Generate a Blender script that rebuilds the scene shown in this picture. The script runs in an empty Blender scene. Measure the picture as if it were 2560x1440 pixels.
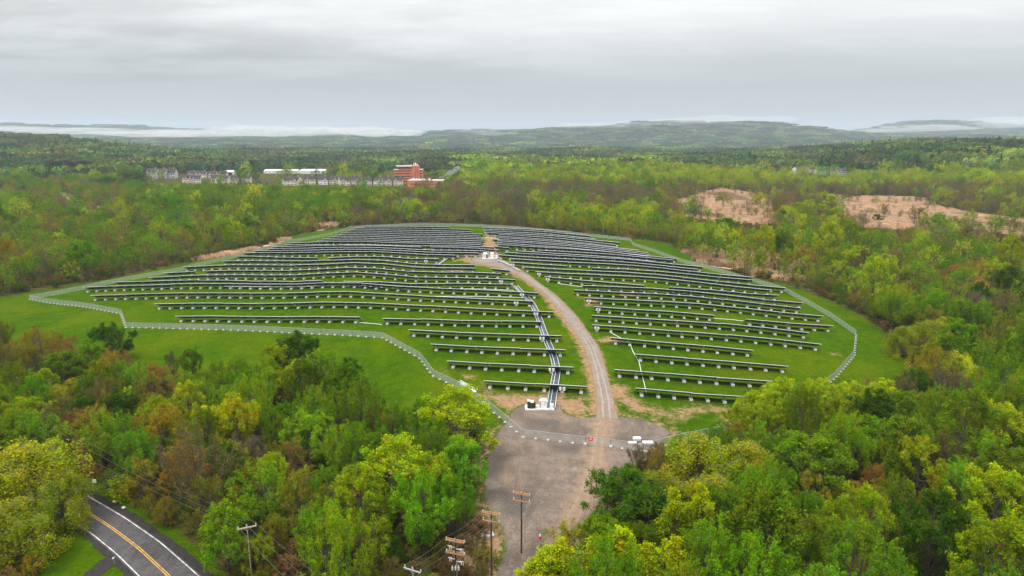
import bpy, math, random
import numpy as np
from mathutils import Matrix, Vector

random.seed(7)
RNG = np.random.default_rng(7)
sc = bpy.context.scene
COL = sc.collection
H = 75.0                      # drone height above the gate
F = 1280 / math.tan(math.atan(18 / 24.0))
PITCH = math.radians(12.4)
CP, SP = math.cos(PITCH), math.sin(PITCH)

# ------------------------------------------------------------------ terrain
def nz(x, y, s, seed=0, octv=3):
    """smooth value-like noise from sines, about -1..1"""
    r = np.random.default_rng(seed)
    out = np.zeros_like(np.asarray(x, float) + np.asarray(y, float))
    a = 1.0; tot = 0
    for o in range(octv):
        for k in range(3):
            th = r.uniform(0, math.tau); ph = r.uniform(0, math.tau)
            f = math.tau / (s * r.uniform(.75, 1.35)) * (1.9 ** o)
            out += a * np.sin((x * math.cos(th) + y * math.sin(th)) * f + ph)
        tot += a * 1.7
        a *= .5
    return out / tot

RIDGES = [
    (1750, 380, [(-600, 8), (0, 6), (600, 3), (1500, 3), (1900, 12), (2100, 22), (2300, 32), (2560, 42), (3200, 46)]),
    (2650, 700, [(-600, 72), (0, 64), (150, 60), (250, 48), (350, 34), (500, 22), (700, 14), (1000, 8), (1300, 8), (1700, 14), (2000, 30), (2300, 52), (2450, 58), (2560, 54), (3200, 56)]),
    (7500, 1400, [(-600, 60), (900, 75), (1050, 115), (1400, 170), (1520, 185), (1590, 236), (1635, 258), (1680, 246), (1750, 216), (1850, 222), (1950, 188), (2050, 145), (2200, 100), (2350, 85), (3200, 85)]),
    (11200, 1500, [(-600, 255), (0, 238), (150, 232), (250, 214), (300, 235), (340, 233), (420, 190), (700, 178), (1000, 165), (1400, 165), (2130, 140), (2200, 262), (2300, 292), (2390, 296), (2430, 252), (2560, 240), (3200, 240)]),
]
def ss(a, b, x):
    t = np.clip((x - a) / (b - a), 0, 1)
    return t * t * (3 - 2 * t)

def terr(x, y):
    x = np.asarray(x, float); y = np.asarray(y, float)
    q = 1 - ((y - 378) / 222.0) ** 2 - ((x + 26) / 200.0) ** 2
    dome = 10.0 * (np.sqrt(q * q + .012) + q) / 2
    inside = ss(0.0, .25, q)
    w = .9 * np.exp(-((x + 78) / 20) ** 2 - ((y - 330) / 55) ** 2) - .9 * np.exp(-((x + 47) / 17) ** 2 - ((y - 325) / 55) ** 2) \
        + .35 * np.sin(x / 19.0 + 1.3) * np.sin(y / 61.0) + .2 * np.sin(x / 11.0 + y / 40.)
    h = dome + inside * w
    r = np.hypot(x, y)
    h = h + ss(650, 1300, r) * 6 * nz(x, y, 900, 3) + ss(1500, 3000, r) * 16 * nz(x, y, 1500, 5)
    h = h + ss(4500, 7500, r) * 9 * nz(x, y, 1400, 9)
    u = 1280 + F / CP * x / np.maximum(y, 1.0)
    u = np.where(y > 50, u, np.where(x < 0, -600, 3200))
    u = np.clip(u, -600, 3200)
    for d0, wd, pts in RIDGES:
        px = [p[0] for p in pts]; pz = [p[1] for p in pts]
        pr = sum(np.interp(u + o_, px, pz) for o_ in (-60, -36, -12, 12, 36, 60)) / 6
        h = h + pr * (1 + (.03 * nz(x, y, 700, 77, 3) if d0 > 5000 else 0)) * np.exp(-((r - d0) / wd) ** 2)
    return h

# ------------------------------------------------------------------ photograph pixel -> point on the ground
_T = np.concatenate([np.linspace(60, 900, 2400), np.geomspace(900.5, 14500, 2400)])
def G(u, v, up=0.0):
    X = (u - 1280) / F; Y = (720 - v) / F
    dx, dy, dz = X, CP + Y * SP, -SP + Y * CP
    n = math.sqrt(dx * dx + dy * dy + dz * dz); dx /= n; dy /= n; dz /= n
    x = dx * _T; y = dy * _T; z = H + dz * _T
    below = z < terr(x, y) + up
    i = int(np.argmax(below)) if below.any() else len(_T) - 1
    lo, hi = _T[max(i - 1, 0)], _T[i]
    for _ in range(25):
        m = (lo + hi) / 2
        if H + dz * m < float(terr(dx * m, dy * m)) + up: hi = m
        else: lo = m
    m = (lo + hi) / 2
    return (dx * m, dy * m)
def GP(pts, up=0.0):
    return np.array([G(u, v, up) for u, v in pts])
def project(x, y, z):
    dx, dy, dz = x, y, z - H
    zc = dy * CP - dz * SP; yc = dy * SP + dz * CP
    return 1280 + F * dx / zc, 720 - F * yc / zc, zc

def inside_poly(x, y, poly):
    x = np.asarray(x); y = np.asarray(y); c = np.zeros(x.shape, bool); n = len(poly)
    for i in range(n):
        x1, y1 = poly[i]; x2, y2 = poly[(i + 1) % n]
        k = (y1 > y) != (y2 > y)
        xi = (x2 - x1) * (y - y1) / ((y2 - y1) if y2 != y1 else 1e-9) + x1
        c ^= k & (x < xi)
    return c
def dist_poly(x, y, poly, closed=True):
    best = np.full(np.shape(x), 1e9); n = len(poly)
    for i in range(n if closed else n - 1):
        x1, y1 = poly[i]; x2, y2 = poly[(i + 1) % n]
        dx, dy = x2 - x1, y2 - y1; L = dx * dx + dy * dy + 1e-9
        t = np.clip(((x - x1) * dx + (y - y1) * dy) / L, 0, 1)
        best = np.minimum(best, np.hypot(x - x1 - t * dx, y - y1 - t * dy))
    return best
def sdist(x, y, poly):
    """signed distance, positive inside; only near the polygon is it exact"""
    p = np.asarray(poly); x = np.asarray(x); y = np.asarray(y)
    out = np.full(x.shape, -99.0)
    k = (x > p[:, 0].min() - 40) & (x < p[:, 0].max() + 40) & (y > p[:, 1].min() - 40) & (y < p[:, 1].max() + 40)
    if k.any():
        d = dist_poly(x[k], y[k], poly); ins = inside_poly(x[k], y[k], poly)
        out[k] = np.where(ins, d, -d)
    return out

# ------------------------------------------------------------------ tags and mesh helpers
def tag(o, label=None, cat=None, group=None, kind=None):
    if label: o['label'] = label
    if cat: o['category'] = cat
    if group: o['group'] = group
    if kind: o['kind'] = kind
    return o
def link(o, parent=None):
    COL.objects.link(o)
    if parent is not None: o.parent = parent
    return o
def empty(name, loc, rz=0.0):
    o = bpy.data.objects.new(name, None); o.location = loc; o.rotation_euler = (0, 0, rz)
    o.empty_display_size = .3
    return link(o)
def put(name, me, parent=None, loc=None, rz=None, mat=None):
    o = bpy.data.objects.new(name, me); link(o, parent)
    if mat is not None: o.matrix_local = mat
    else:
        if loc is not None: o.location = loc
        if rz is not None: o.rotation_euler = (0, 0, rz)
    return o

def np_mesh(name, V, faces, mats, midx=None, smooth=False):
    """V (N,3); faces: list of int arrays (M,k)"""
    me = bpy.data.meshes.new(name)
    faces = [np.asarray(f, np.int32) for f in faces if len(f)]
    nl = sum(f.size for f in faces); nf = sum(len(f) for f in faces)
    me.vertices.add(len(V)); me.vertices.foreach_set('co', np.asarray(V, np.float32).ravel())
    me.loops.add(nl); me.polygons.add(nf)
    me.loops.foreach_set('vertex_index', np.concatenate([f.ravel() for f in faces]).astype(np.int32))
    tot = np.concatenate([np.full(len(f), f.shape[1], np.int32) for f in faces])
    st = np.concatenate([[0], np.cumsum(tot)[:-1]]).astype(np.int32)
    me.polygons.foreach_set('loop_start', st)
    if midx is not None: me.polygons.foreach_set('material_index', np.asarray(midx, np.int32))
    if smooth: me.polygons.foreach_set('use_smooth', np.ones(nf, bool))
    for m in mats: me.materials.append(m)
    me.update(calc_edges=True)
    return me

class MB:
    def __init__(s): s.v = []; s.f = []; s.m = []
    def add(s, vs, fs, m=0):
        b = len(s.v); s.v += [tuple(p) for p in vs]
        for f in fs: s.f.append([b + i for i in f]); s.m.append(m)
    def box(s, x0, x1, y0, y1, z0, z1, m=0):
        s.add([(x0, y0, z0), (x1, y0, z0), (x1, y1, z0), (x0, y1, z0), (x0, y0, z1), (x1, y0, z1), (x1, y1, z1), (x0, y1, z1)],
              [(0, 3, 2, 1), (4, 5, 6, 7), (0, 1, 5, 4), (1, 2, 6, 5), (2, 3, 7, 6), (3, 0, 4, 7)], m)
    def chbox(s, x0, x1, y0, y1, z0, z1, c=.05, m=0):
        """box with chamfered top edge"""
        s.add([(x0, y0, z0), (x1, y0, z0), (x1, y1, z0), (x0, y1, z0), (x0, y0, z1 - c), (x1, y0, z1 - c), (x1, y1, z1 - c), (x0, y1, z1 - c),
               (x0 + c, y0 + c, z1), (x1 - c, y0 + c, z1), (x1 - c, y1 - c, z1), (x0 + c, y1 - c, z1)],
              [(0, 3, 2, 1), (0, 1, 5, 4), (1, 2, 6, 5), (2, 3, 7, 6), (3, 0, 4, 7), (4, 5, 9, 8), (5, 6, 10, 9), (6, 7, 11, 10), (7, 4, 8, 11), (8, 9, 10, 11)], m)
    def beam(s, p, q, w, m=0, h=None, k=4):
        p = Vector(p); q = Vector(q); d = (q - p)
        if d.length < 1e-6: return
        d.normalize(); a = d.cross(Vector((0, 0, 1)))
        if a.length < .05: a = Vector((1, 0, 0))
        a.normalize(); b = a.cross(d)
        h = h or w; vs = []
        for c in (p, q):
            for i in range(k):
                t = math.tau * (i + .5) / k; s2 = (1 / math.cos(math.pi / k)) / 2
                vs.append(c + a * (math.cos(t) * w * s2) + b * (math.sin(t) * h * s2))
        fs = [(i, (i + 1) % k, k + (i + 1) % k, k + i) for i in range(k)] + [tuple(range(k))[::-1], tuple(range(k, 2 * k))]
        s.add(vs, fs, m)
    def tube(s, pts, r, m=0, k=6, r1=None):
        n = len(pts)
        for i in range(n - 1):
            a = r if r1 is None else r + (r1 - r) * i / (n - 1)
            s.beam(pts[i], pts[i + 1], 2 * a, m, k=k)
    def cone(s, c, r0, r1, z0, z1, m=0, k=10):
        vs = [(c[0] + r * math.cos(math.tau * i / k), c[1] + r * math.sin(math.tau * i / k), z) for r, z in ((r0, z0), (r1, z1)) for i in range(k)]
        s.add(vs, [(i, (i + 1) % k, k + (i + 1) % k, k + i) for i in range(k)] + [tuple(range(k))[::-1], tuple(range(k, 2 * k))], m)
    def prism(s, prof, x0, x1, m=0):
        """profile in (y,z) swept along x"""
        n = len(prof)
        vs = [(x0, y, z) for y, z in prof] + [(x1, y, z) for y, z in prof]
        s.add(vs, [(i, n + i, n + (i + 1) % n, (i + 1) % n) for i in range(n)] + [tuple(range(n)), tuple(range(n, 2 * n))[::-1]], m)
    def mesh(s, name, mats):
        me = bpy.data.meshes.new(name); me.from_pydata(s.v, [], s.f)
        for m in (mats if isinstance(mats, (list, tuple)) else [mats]): me.materials.append(m)
        me.polygons.foreach_set('material_index', s.m); me.update()
        return me

# ------------------------------------------------------------------ materials
def newmat(name):
    m = bpy.data.materials.new(name); m.use_nodes = True
    nt = m.node_tree
    for n in list(nt.nodes): nt.nodes.remove(n)
    out = nt.nodes.new('ShaderNodeOutputMaterial')
    return m, nt, out
def N(nt, t, **kw):
    n = nt.nodes.new(t)
    for k, v in kw.items():
        if k == 'inp':
            for a, b in v.items():
                if hasattr(b, 'is_output') or isinstance(b, bpy.types.NodeSocket): nt.links.new(b, n.inputs[a])
                else: n.inputs[a].default_value = b
        else: setattr(n, k, v)
    return n
def mixc(nt, f, a, b, blend='MIX'):
    n = nt.nodes.new('ShaderNodeMix'); n.data_type = 'RGBA'; n.blend_type = blend
    for k, v in ((0, f), (6, a), (7, b)):
        if isinstance(v, bpy.types.NodeSocket): nt.links.new(v, n.inputs[k])
        else: n.inputs[k].default_value = v if k == 0 else (tuple(v) + (1,))[:4]
    return n.outputs[2]
def math_(nt, op, a, b=0.0, clamp=False):
    n = nt.nodes.new('ShaderNodeMath'); n.operation = op; n.use_clamp = clamp
    for k, v in ((0, a), (1, b)):
        if isinstance(v, bpy.types.NodeSocket): nt.links.new(v, n.inputs[k])
        else: n.inputs[k].default_value = v
    return n.outputs[0]
def noise(nt, vec, scale, detail=4, rough=.55):
    n = N(nt, 'ShaderNodeTexNoise', inp={'Scale': scale, 'Detail': detail, 'Roughness': rough})
    if vec is not None: nt.links.new(vec, n.inputs['Vector'])
    return n.outputs[0]
def ramp(nt, fac, lo, hi):
    n = N(nt, 'ShaderNodeMapRange', inp={0: fac, 1: lo, 2: hi, 3: 0.0, 4: 1.0}); n.clamp = True; n.interpolation_type = 'SMOOTHSTEP'
    return n.outputs[0]
def simple(name, col, rough=.6, metal=0.0, var=.18, scale=3.0, col2=None, bump=0.0):
    m, nt, out = newmat(name)
    co = N(nt, 'ShaderNodeTexCoord').outputs['Object']
    f = noise(nt, co, scale)
    c2 = col2 or tuple(c * (1 - var * 1.6) for c in col)
    c1 = tuple(min(1, c * (1 + var)) for c in col)
    c = mixc(nt, ramp(nt, f, .3, .7), c2, c1)
    p = N(nt, 'ShaderNodeBsdfPrincipled', inp={'Base Color': c, 'Roughness': rough, 'Metallic': metal})
    if bump:
        b = N(nt, 'ShaderNodeBump', inp={'Strength': bump, 'Height': noise(nt, co, scale * 4)})
        nt.links.new(b.outputs[0], p.inputs['Normal'])
    nt.links.new(p.outputs[0], out.inputs[0])
    return m

M = {}
M['concrete'] = simple('pale_concrete', (.56, .54, .5), .85, var=.12, scale=1.5, bump=.2)
M['footing'] = simple('weathered_concrete', (.4, .39, .36), .85, var=.15, scale=1.5)
M['galv'] = simple('galvanised_steel', (.42, .44, .46), .45, .6, .12, 4)
M['alu'] = simple('aluminium_frame', (.72, .73, .74), .38, .35, .06, 4)
M['galvdark'] = simple('dull_purlin_steel', (.16, .18, .19), .5, .5, .12, 4)
M['whitebox'] = simple('white_enamel', (.78, .78, .76), .5, 0, .05, 2)
M['greybox'] = simple('grey_enamel', (.5, .53, .55), .5, 0, .06, 2)
M['greenbox'] = simple('dark_green_enamel', (.022, .05, .032), .5, 0, .15, 2)
M['palegreen'] = simple('pale_green_lid', (.42, .46, .38), .6, 0, .1, 2)
M['black'] = simple('black_fins', (.02, .02, .022), .6, 0, .1, 2)
M['polewood'] = simple('creosoted_pole', (.05, .034, .025), .85, 0, .35, 5)
M['oldwood'] = simple('weathered_pole', (.3, .25, .19), .85, 0, .25, 5)
M['newwood'] = simple('fresh_crossarm_timber', (.36, .17, .07), .7, 0, .25, 6)
M['greywood'] = simple('grey_crossarm_timber', (.42, .33, .23), .75, 0, .2, 6)
M['wire'] = simple('aluminium_wire', (.1, .1, .095), .5, .3, .05, 1)
M['porcelain'] = simple('grey_porcelain', (.55, .56, .56), .3, 0, .06, 3)
M['red'] = simple('red_sign', (.6, .012, .012), .5, 0, .05, 3)
M['orange'] = simple('red_cone_plastic', (.55, .03, .035), .5, 0, .1, 5)
M['white'] = simple('white_paint', (.82, .82, .8), .5, 0, .05, 3)
M['lineW'] = simple('white_road_paint', (.52, .5, .46), .7, 0, .3, .9)
M['lineY'] = simple('yellow_road_paint', (.48, .27, .025), .7, 0, .22, 1.3)
M['brick'] = simple('orange_brick', (.52, .17, .075), .85, 0, .12, .3)
M['redpanel'] = simple('red_cladding', (.2, .022, .022), .7, 0, .12, .3)
M['glassd'] = simple('dark_window_glass', (.03, .035, .045), .15, 0, .2, .5)
M['roofd'] = simple('charcoal_shingles', (.036, .032, .036), .9, 0, .3, .6)
M['roofg'] = simple('grey_flat_roof', (.5, .47, .44), .9, 0, .15, .1)
M['siding'] = simple('tan_siding', (.62, .52, .42), .8, 0, .12, .2)
M['sidingW'] = simple('white_siding', (.72, .7, .66), .8, 0, .08, .2)
M['sidingG'] = simple('grey_siding', (.4, .4, .42), .8, 0, .08, .2)
M['tan'] = simple('weathered_boards', (.5, .4, .27), .85, 0, .3, 2)
M['rock'] = simple('pale_rock', (.55, .53, .5), .9, 0, .25, 1.5, bump=.4)

def mat_bark():
    m, nt, out = newmat('tree_bark')
    co = N(nt, 'ShaderNodeTexCoord').outputs['Object']
    c = mixc(nt, noise(nt, co, 3.0), (.035, .026, .018), (.13, .1, .075))
    p = N(nt, 'ShaderNodeBsdfPrincipled', inp={'Base Color': c, 'Roughness': .9}); nt.links.new(p.outputs[0], out.inputs[0]); return m
M['bark'] = mat_bark()

def mat_leaf():
    m, nt, out = newmat('spring_foliage')
    t = N(nt, 'ShaderNodeAttribute', attribute_name='tint', attribute_type='INSTANCER')
    l = N(nt, 'ShaderNodeAttribute', attribute_name='lc', attribute_type='GEOMETRY')
    c = mixc(nt, 1.0, t.outputs['Color'], l.outputs['Color'], 'MULTIPLY')
    d = N(nt, 'ShaderNodeBsdfDiffuse', inp={0: c})
    tr = N(nt, 'ShaderNodeBsdfTranslucent', inp={0: c})
    x = N(nt, 'ShaderNodeMixShader', inp={0: .35, 1: d.outputs[0], 2: tr.outputs[0]})
    nt.links.new(x.outputs[0], out.inputs[0]); return m
M['leaf'] = mat_leaf()

def mat_ground():
    m, nt, out = newmat('ground_cover')
    geo = N(nt, 'ShaderNodeNewGeometry').outputs['Position']
    def at(n): return N(nt, 'ShaderNodeAttribute', attribute_name=n, attribute_type='GEOMETRY').outputs['Fac']
    n1 = noise(nt, geo, .035, 3); n2 = noise(nt, geo, .3, 4); n3 = noise(nt, geo, 1.5, 6, .75); n4 = noise(nt, geo, .9, 4, .65)
    grass = mixc(nt, ramp(nt, n2, .3, .7), (.042, .098, .0014), (.074, .138, .002))
    grass = mixc(nt, math_(nt, 'MULTIPLY', ramp(nt, n1, .42, .66), .7), grass, (.11, .145, .0025))
    grass = mixc(nt, math_(nt, 'MULTIPLY', ramp(nt, n4, .56, .76), .5), grass, (.105, .115, .015))
    grass = mixc(nt, math_(nt, 'MULTIPLY', ramp(nt, noise(nt, geo, .11, 4, .6), .52, .68), .5), grass, (.05, .1, .004))
    grass = mixc(nt, ramp(nt, n3, .25, .8), mixc(nt, 1.0, grass, (.42, .48, .42), 'MULTIPLY'), grass)
    floor = mixc(nt, ramp(nt, n2, .3, .7), (.035, .04, .008), (.1, .075, .03))
    floor = mixc(nt, ramp(nt, n4, .45, .7), floor, (.03, .065, .006))
    dirt = mixc(nt, ramp(nt, n4, .3, .7), (.2, .118, .062), (.3, .19, .11))
    dirt = mixc(nt, ramp(nt, n3, .5, .8), dirt, (.14, .1, .03))
    marsh = mixc(nt, ramp(nt, n2, .3, .7), (.4, .265, .165), (.56, .39, .26))
    marsh = mixc(nt, math_(nt, 'MULTIPLY', ramp(nt, noise(nt, geo, .06, 4), .5, .62), .6), marsh, (.19, .1, .05))
    lane = mixc(nt, ramp(nt, n4, .3, .7), (.17, .15, .13), (.27, .24, .21))
    w = math_(nt, 'ADD', math_(nt, 'MULTIPLY', math_(nt, 'SUBTRACT', n4, .5), .9), math_(nt, 'MULTIPLY', math_(nt, 'SUBTRACT', n2, .5), .7))
    def mk(n, lo=.35, hi=.65): return ramp(nt, math_(nt, 'ADD', at(n), w), lo, hi)
    c = mixc(nt, mk('marsh'), floor, marsh)
    c = mixc(nt, mk('lawn', .4, .6), c, grass)
    c = mixc(nt, mk('dirt', .3, .8), c, dirt)
    c = mixc(nt, mk('lane'), c, lane)
    p = N(nt, 'ShaderNodeBsdfPrincipled', inp={'Base Color': c, 'Roughness': .95, 'Specular IOR Level': 0.0})
    b = N(nt, 'ShaderNodeBump', inp={'Strength': .7, 'Distance': .35, 'Height': math_(nt, 'ADD', n3, n4)})
    nt.links.new(b.outputs[0], p.inputs['Normal'])
    nt.links.new(p.outputs[0], out.inputs[0]); return m
M['ground'] = mat_ground()

def mat_gravel(name, a, b, c_, d, rut=False):
    m, nt, out = newmat(name)
    geo = N(nt, 'ShaderNodeNewGeometry').outputs['Position']
    n1 = noise(nt, geo, .07, 4); n2 = noise(nt, geo, .45, 5, .65); n3 = noise(nt, geo, 3.5, 4, .75)
    sep = N(nt, 'ShaderNodeMapping', inp={'Scale': (.3, .05, 1), 'Rotation': (0, 0, .1)}); nt.links.new(geo, sep.inputs[0])
    n5 = noise(nt, sep.outputs[0], 1.4, 4)
    c = mixc(nt, ramp(nt, n2, .25, .75), a, b)
    c = mixc(nt, math_(nt, 'MULTIPLY', ramp(nt, n1, .44, .64), .75), c, c_)
    c = mixc(nt, math_(nt, 'MULTIPLY', ramp(nt, n5, .5, .72), .6), c, d)
    def at(n): return N(nt, 'ShaderNodeAttribute', attribute_name=n, attribute_type='GEOMETRY').outputs['Fac']
    if rut:
        wob = math_(nt, 'MULTIPLY', math_(nt, 'SUBTRACT', n2, .5), .9)
        c = mixc(nt, math_(nt, 'MULTIPLY', ramp(nt, math_(nt, 'ADD', at('brown'), wob), .3, .8), .75), c, (.31, .2, .125))
        c = mixc(nt, math_(nt, 'MULTIPLY', ramp(nt, math_(nt, 'ADD', at('damp'), wob), .35, .75), .7), c, (.1, .082, .072))
        c = mixc(nt, math_(nt, 'MULTIPLY', ramp(nt, math_(nt, 'ADD', at('rut'), wob), .3, .8), .6), c, (.37, .31, .265))
        c = mixc(nt, ramp(nt, math_(nt, 'ADD', at('weed'), wob), .45, .7), c, (.07, .1, .012))
    c = mixc(nt, ramp(nt, n3, .25, .8), mixc(nt, 1.0, c, (.5, .5, .5), 'MULTIPLY'), mixc(nt, 1.0, c, (1.2, 1.2, 1.2), 'MULTIPLY'))
    p = N(nt, 'ShaderNodeBsdfPrincipled', inp={'Base Color': c, 'Roughness': .95, 'Specular IOR Level': .15})
    bm = N(nt, 'ShaderNodeBump', inp={'Strength': .6, 'Distance': .15, 'Height': math_(nt, 'ADD', n3, n2)})
    nt.links.new(bm.outputs[0], p.inputs['Normal']); nt.links.new(p.outputs[0], out.inputs[0]); return m
M['gravel'] = mat_gravel('yard_gravel', (.15, .114, .088), (.222, .175, .14), (.1, .079, .064), (.26, .178, .118), True)
M['track'] = mat_gravel('track_gravel', (.2, .16, .132), (.275, .23, .197), (.23, .168, .12), (.29, .25, .215), True)
M['asphalt'] = mat_gravel('road_asphalt', (.078, .072, .074), (.108, .1, .102), (.064, .058, .058), (.13, .12, .118))
M['shoulder'] = mat_gravel('dark_shoulder', (.03, .027, .025), (.05, .044, .04), (.04, .034, .03), (.045, .04, .036))

def mat_panel():
    m, nt, out = newmat('solar_glass')
    co = N(nt, 'ShaderNodeTexCoord').outputs['UV']
    br = N(nt, 'ShaderNodeTexBrick', inp={'Vector': co, 'Color1': (.018, .026, .05, 1), 'Color2': (.024, .034, .06, 1), 'Mortar': (.4, .42, .44, 1), 'Scale': 1.0, 'Mortar Size': .02, 'Brick Width': 1.03, 'Row Height': 2.0, 'Bias': 0.0})
    br.offset = 0
    p = N(nt, 'ShaderNodeBsdfPrincipled', inp={'Base Color': br.outputs[0], 'Roughness': .12, 'Specular IOR Level': .5})
    nt.links.new(p.outputs[0], out.inputs[0]); return m
M['panel'] = mat_panel()
def mat_back():
    m, nt, out = newmat('solar_backsheet')
    co = N(nt, 'ShaderNodeTexCoord').outputs['UV']
    br = N(nt, 'ShaderNodeTexBrick', inp={'Vector': co, 'Color1': (.02, .04, .05, 1), 'Color2': (.03, .045, .06, 1), 'Mortar': (.13, .15, .16, 1), 'Scale': 1.0, 'Mortar Size': .025, 'Brick Width': 1.03, 'Row Height': 2.0})
    br.offset = 0
    c = mixc(nt, noise(nt, co, .6), br.outputs[0], (.035, .05, .06))
    p = N(nt, 'ShaderNodeBsdfPrincipled', inp={'Base Color': c, 'Roughness': .4})
    nt.links.new(p.outputs[0], out.inputs[0]); return m
M['back'] = mat_back()

def mat_mesh(name, alpha, col):
    m, nt, out = newmat(name)
    t = N(nt, 'ShaderNodeBsdfTransparent')
    d = N(nt, 'ShaderNodeBsdfPrincipled', inp={'Base Color': col + (1,), 'Roughness': .5, 'Metallic': .2})
    geo = N(nt, 'ShaderNodeNewGeometry').outputs['Position']
    a = math_(nt, 'ADD', math_(nt, 'MULTIPLY', noise(nt, geo, 1.2, 3), .12), alpha - .06)
    x = N(nt, 'ShaderNodeMixShader', inp={0: a, 1: t.outputs[0], 2: d.outputs[0]})
    nt.links.new(x.outputs[0], out.inputs[0]); return m
M['chain'] = mat_mesh('chain_link_weave', .4, (.5, .52, .49))

def mat_volume(name, col, dens, an=0.3):
    m, nt, out = newmat(name)
    v = N(nt, 'ShaderNodeVolumePrincipled', inp={'Color': col + (1,), 'Density': dens, 'Anisotropy': an})
    nt.links.new(v.outputs[0], out.inputs['Volume']); return m

# ------------------------------------------------------------------ zones, traced on the ground
LAWN = GP([(-60, 756), (0, 744), (130, 723), (250, 703), (410, 670), (560, 640), (640, 622), (700, 612), (724, 592), (800, 577), (870, 569), (1000, 562), (1200, 564), (1350, 575), (1500, 590), (1560, 597),
           (1665, 608), (1700, 628), (1760, 660), (1860, 690), (1960, 712), (2060, 746), (2160, 792), (2230, 850), (2270, 910), (2260, 970), (2170, 985), (2115, 968), (1978, 1052), (1838, 1090), (1700, 1114),
           (1600, 1140), (1400, 1130), (1290, 1130), (1232, 1090), (1180, 1060), (1060, 1062), (950, 1040), (860, 1000), (700, 955), (600, 985), (450, 975), (330, 940), (200, 900), (0, 868), (-60, 860)])
FIELD_IN = LAWN
YARD = GP([(1492, 1041), (1545, 1041), (1600, 1046), (1655, 1062), (1682, 1082), (1650, 1112), (1610, 1148), (1570, 1180), (1520, 1220), (1500, 1260), (1525, 1310), (1480, 1360), (1430, 1420), (1400, 1480), (1380, 1560),
           (1180, 1560), (1205, 1480), (1238, 1420), (1262, 1375), (1250, 1320), (1210, 1260), (1205, 1190), (1222, 1125), (1238, 1085), (1268, 1050), (1282, 1022), (1310, 1010), (1402, 1010), (1412, 1032), (1440, 1043)])
TL = GP([(1165, 652), (1195, 661), (1242, 668), (1277, 680), (1315, 700), (1367, 740), (1407, 792), (1435, 826), (1460, 868), (1477, 920), (1494, 1000), (1490, 1046)])
TR = GP([(1185, 648), (1228, 640), (1250, 646), (1307, 678), (1337, 700), (1392, 740), (1442, 792), (1466, 826), (1496, 868), (1513, 920), (1534, 1000), (1546, 1046)])
DIRTS = [GP(p) for p in (
    [(1225, 986), (1300, 998), (1400, 985), (1478, 990), (1492, 1040), (1410, 1046), (1268, 1034)],
    [(1530, 950), (1560, 985), (1640, 1008), (1845, 1012), (1850, 1040), (1700, 1050), (1620, 1046), (1545, 1040)],
    [(1208, 588), (1240, 588), (1246, 640), (1180, 652), (1130, 655), (1150, 640), (1208, 630)],
    [(1095, 672), (1140, 670), (1180, 678), (1130, 684)],
    [(1098, 922), (1135, 930), (1128, 940), (1100, 934)], [(1150, 931), (1182, 938), (1180, 948), (1152, 942)],
    [(1200, 950), (1216, 962), (1232, 990), (1218, 992)],
    [(1500, 838), (1560, 842), (1545, 856), (1500, 852)], [(1455, 745), (1490, 748), (1510, 762), (1462, 766)], [(2075, 878), (2095, 882), (2090, 890), (2072, 886)],
    [(1790, 1030), (1850, 1035), (1840, 1070), (1800, 1065)], [(1560, 735), (1690, 745), (1690, 752), (1560, 742)],
    [(1195, 1140), (1228, 1138), (1225, 1165), (1190, 1160)], [(1150, 1350), (1260, 1300), (1268, 1390), (1180, 1420)])]
MARSH = [GP(p) for p in (
    [(1660, 516), (1700, 503), (1750, 484), (1800, 472), (1870, 481), (1930, 506), (1932, 566), (1850, 562), (1780, 553), (1715, 540)],
    [(1880, 474), (2000, 486), (2130, 491), (2080, 503), (1940, 499)], [(2082, 506), (2150, 492), (2290, 494), (2350, 518), (2440, 536), (2620, 556), (2620, 602), (2480, 588), (2360, 576), (2240, 573), (2105, 568), (2085, 540)],
    [(1690, 618), (1770, 622), (1850, 628), (1975, 628), (2000, 680), (1965, 702), (1850, 682), (1745, 652)],
    [(470, 655), (560, 635), (640, 622), (690, 606), (716, 593), (712, 604), (640, 624), (560, 641)],
    [(780, 564), (835, 557), (852, 565), (800, 575)])]
LANE = [GP(p) for p in ([(148, 482), (160, 481), (182, 504), (230, 515), (300, 518), (345, 530), (335, 545), (290, 540), (250, 532), (205, 524), (165, 505)],)]
ROADC = [(-160, 1195), (20, 1215), (110, 1232), (183, 1259), (272, 1316), (359, 1379), (422, 1439), (520, 1545)]
RW = GP([(110, 1186), (160, 1206), (203, 1231), (312, 1295), (400, 1356), (494, 1438), (570, 1515)])
RWL = GP([(60, 1240), (115, 1266), (169, 1295), (231, 1336), (290, 1384), (347, 1440), (410, 1510)])
RY = (RW + RWL) / 2

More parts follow.
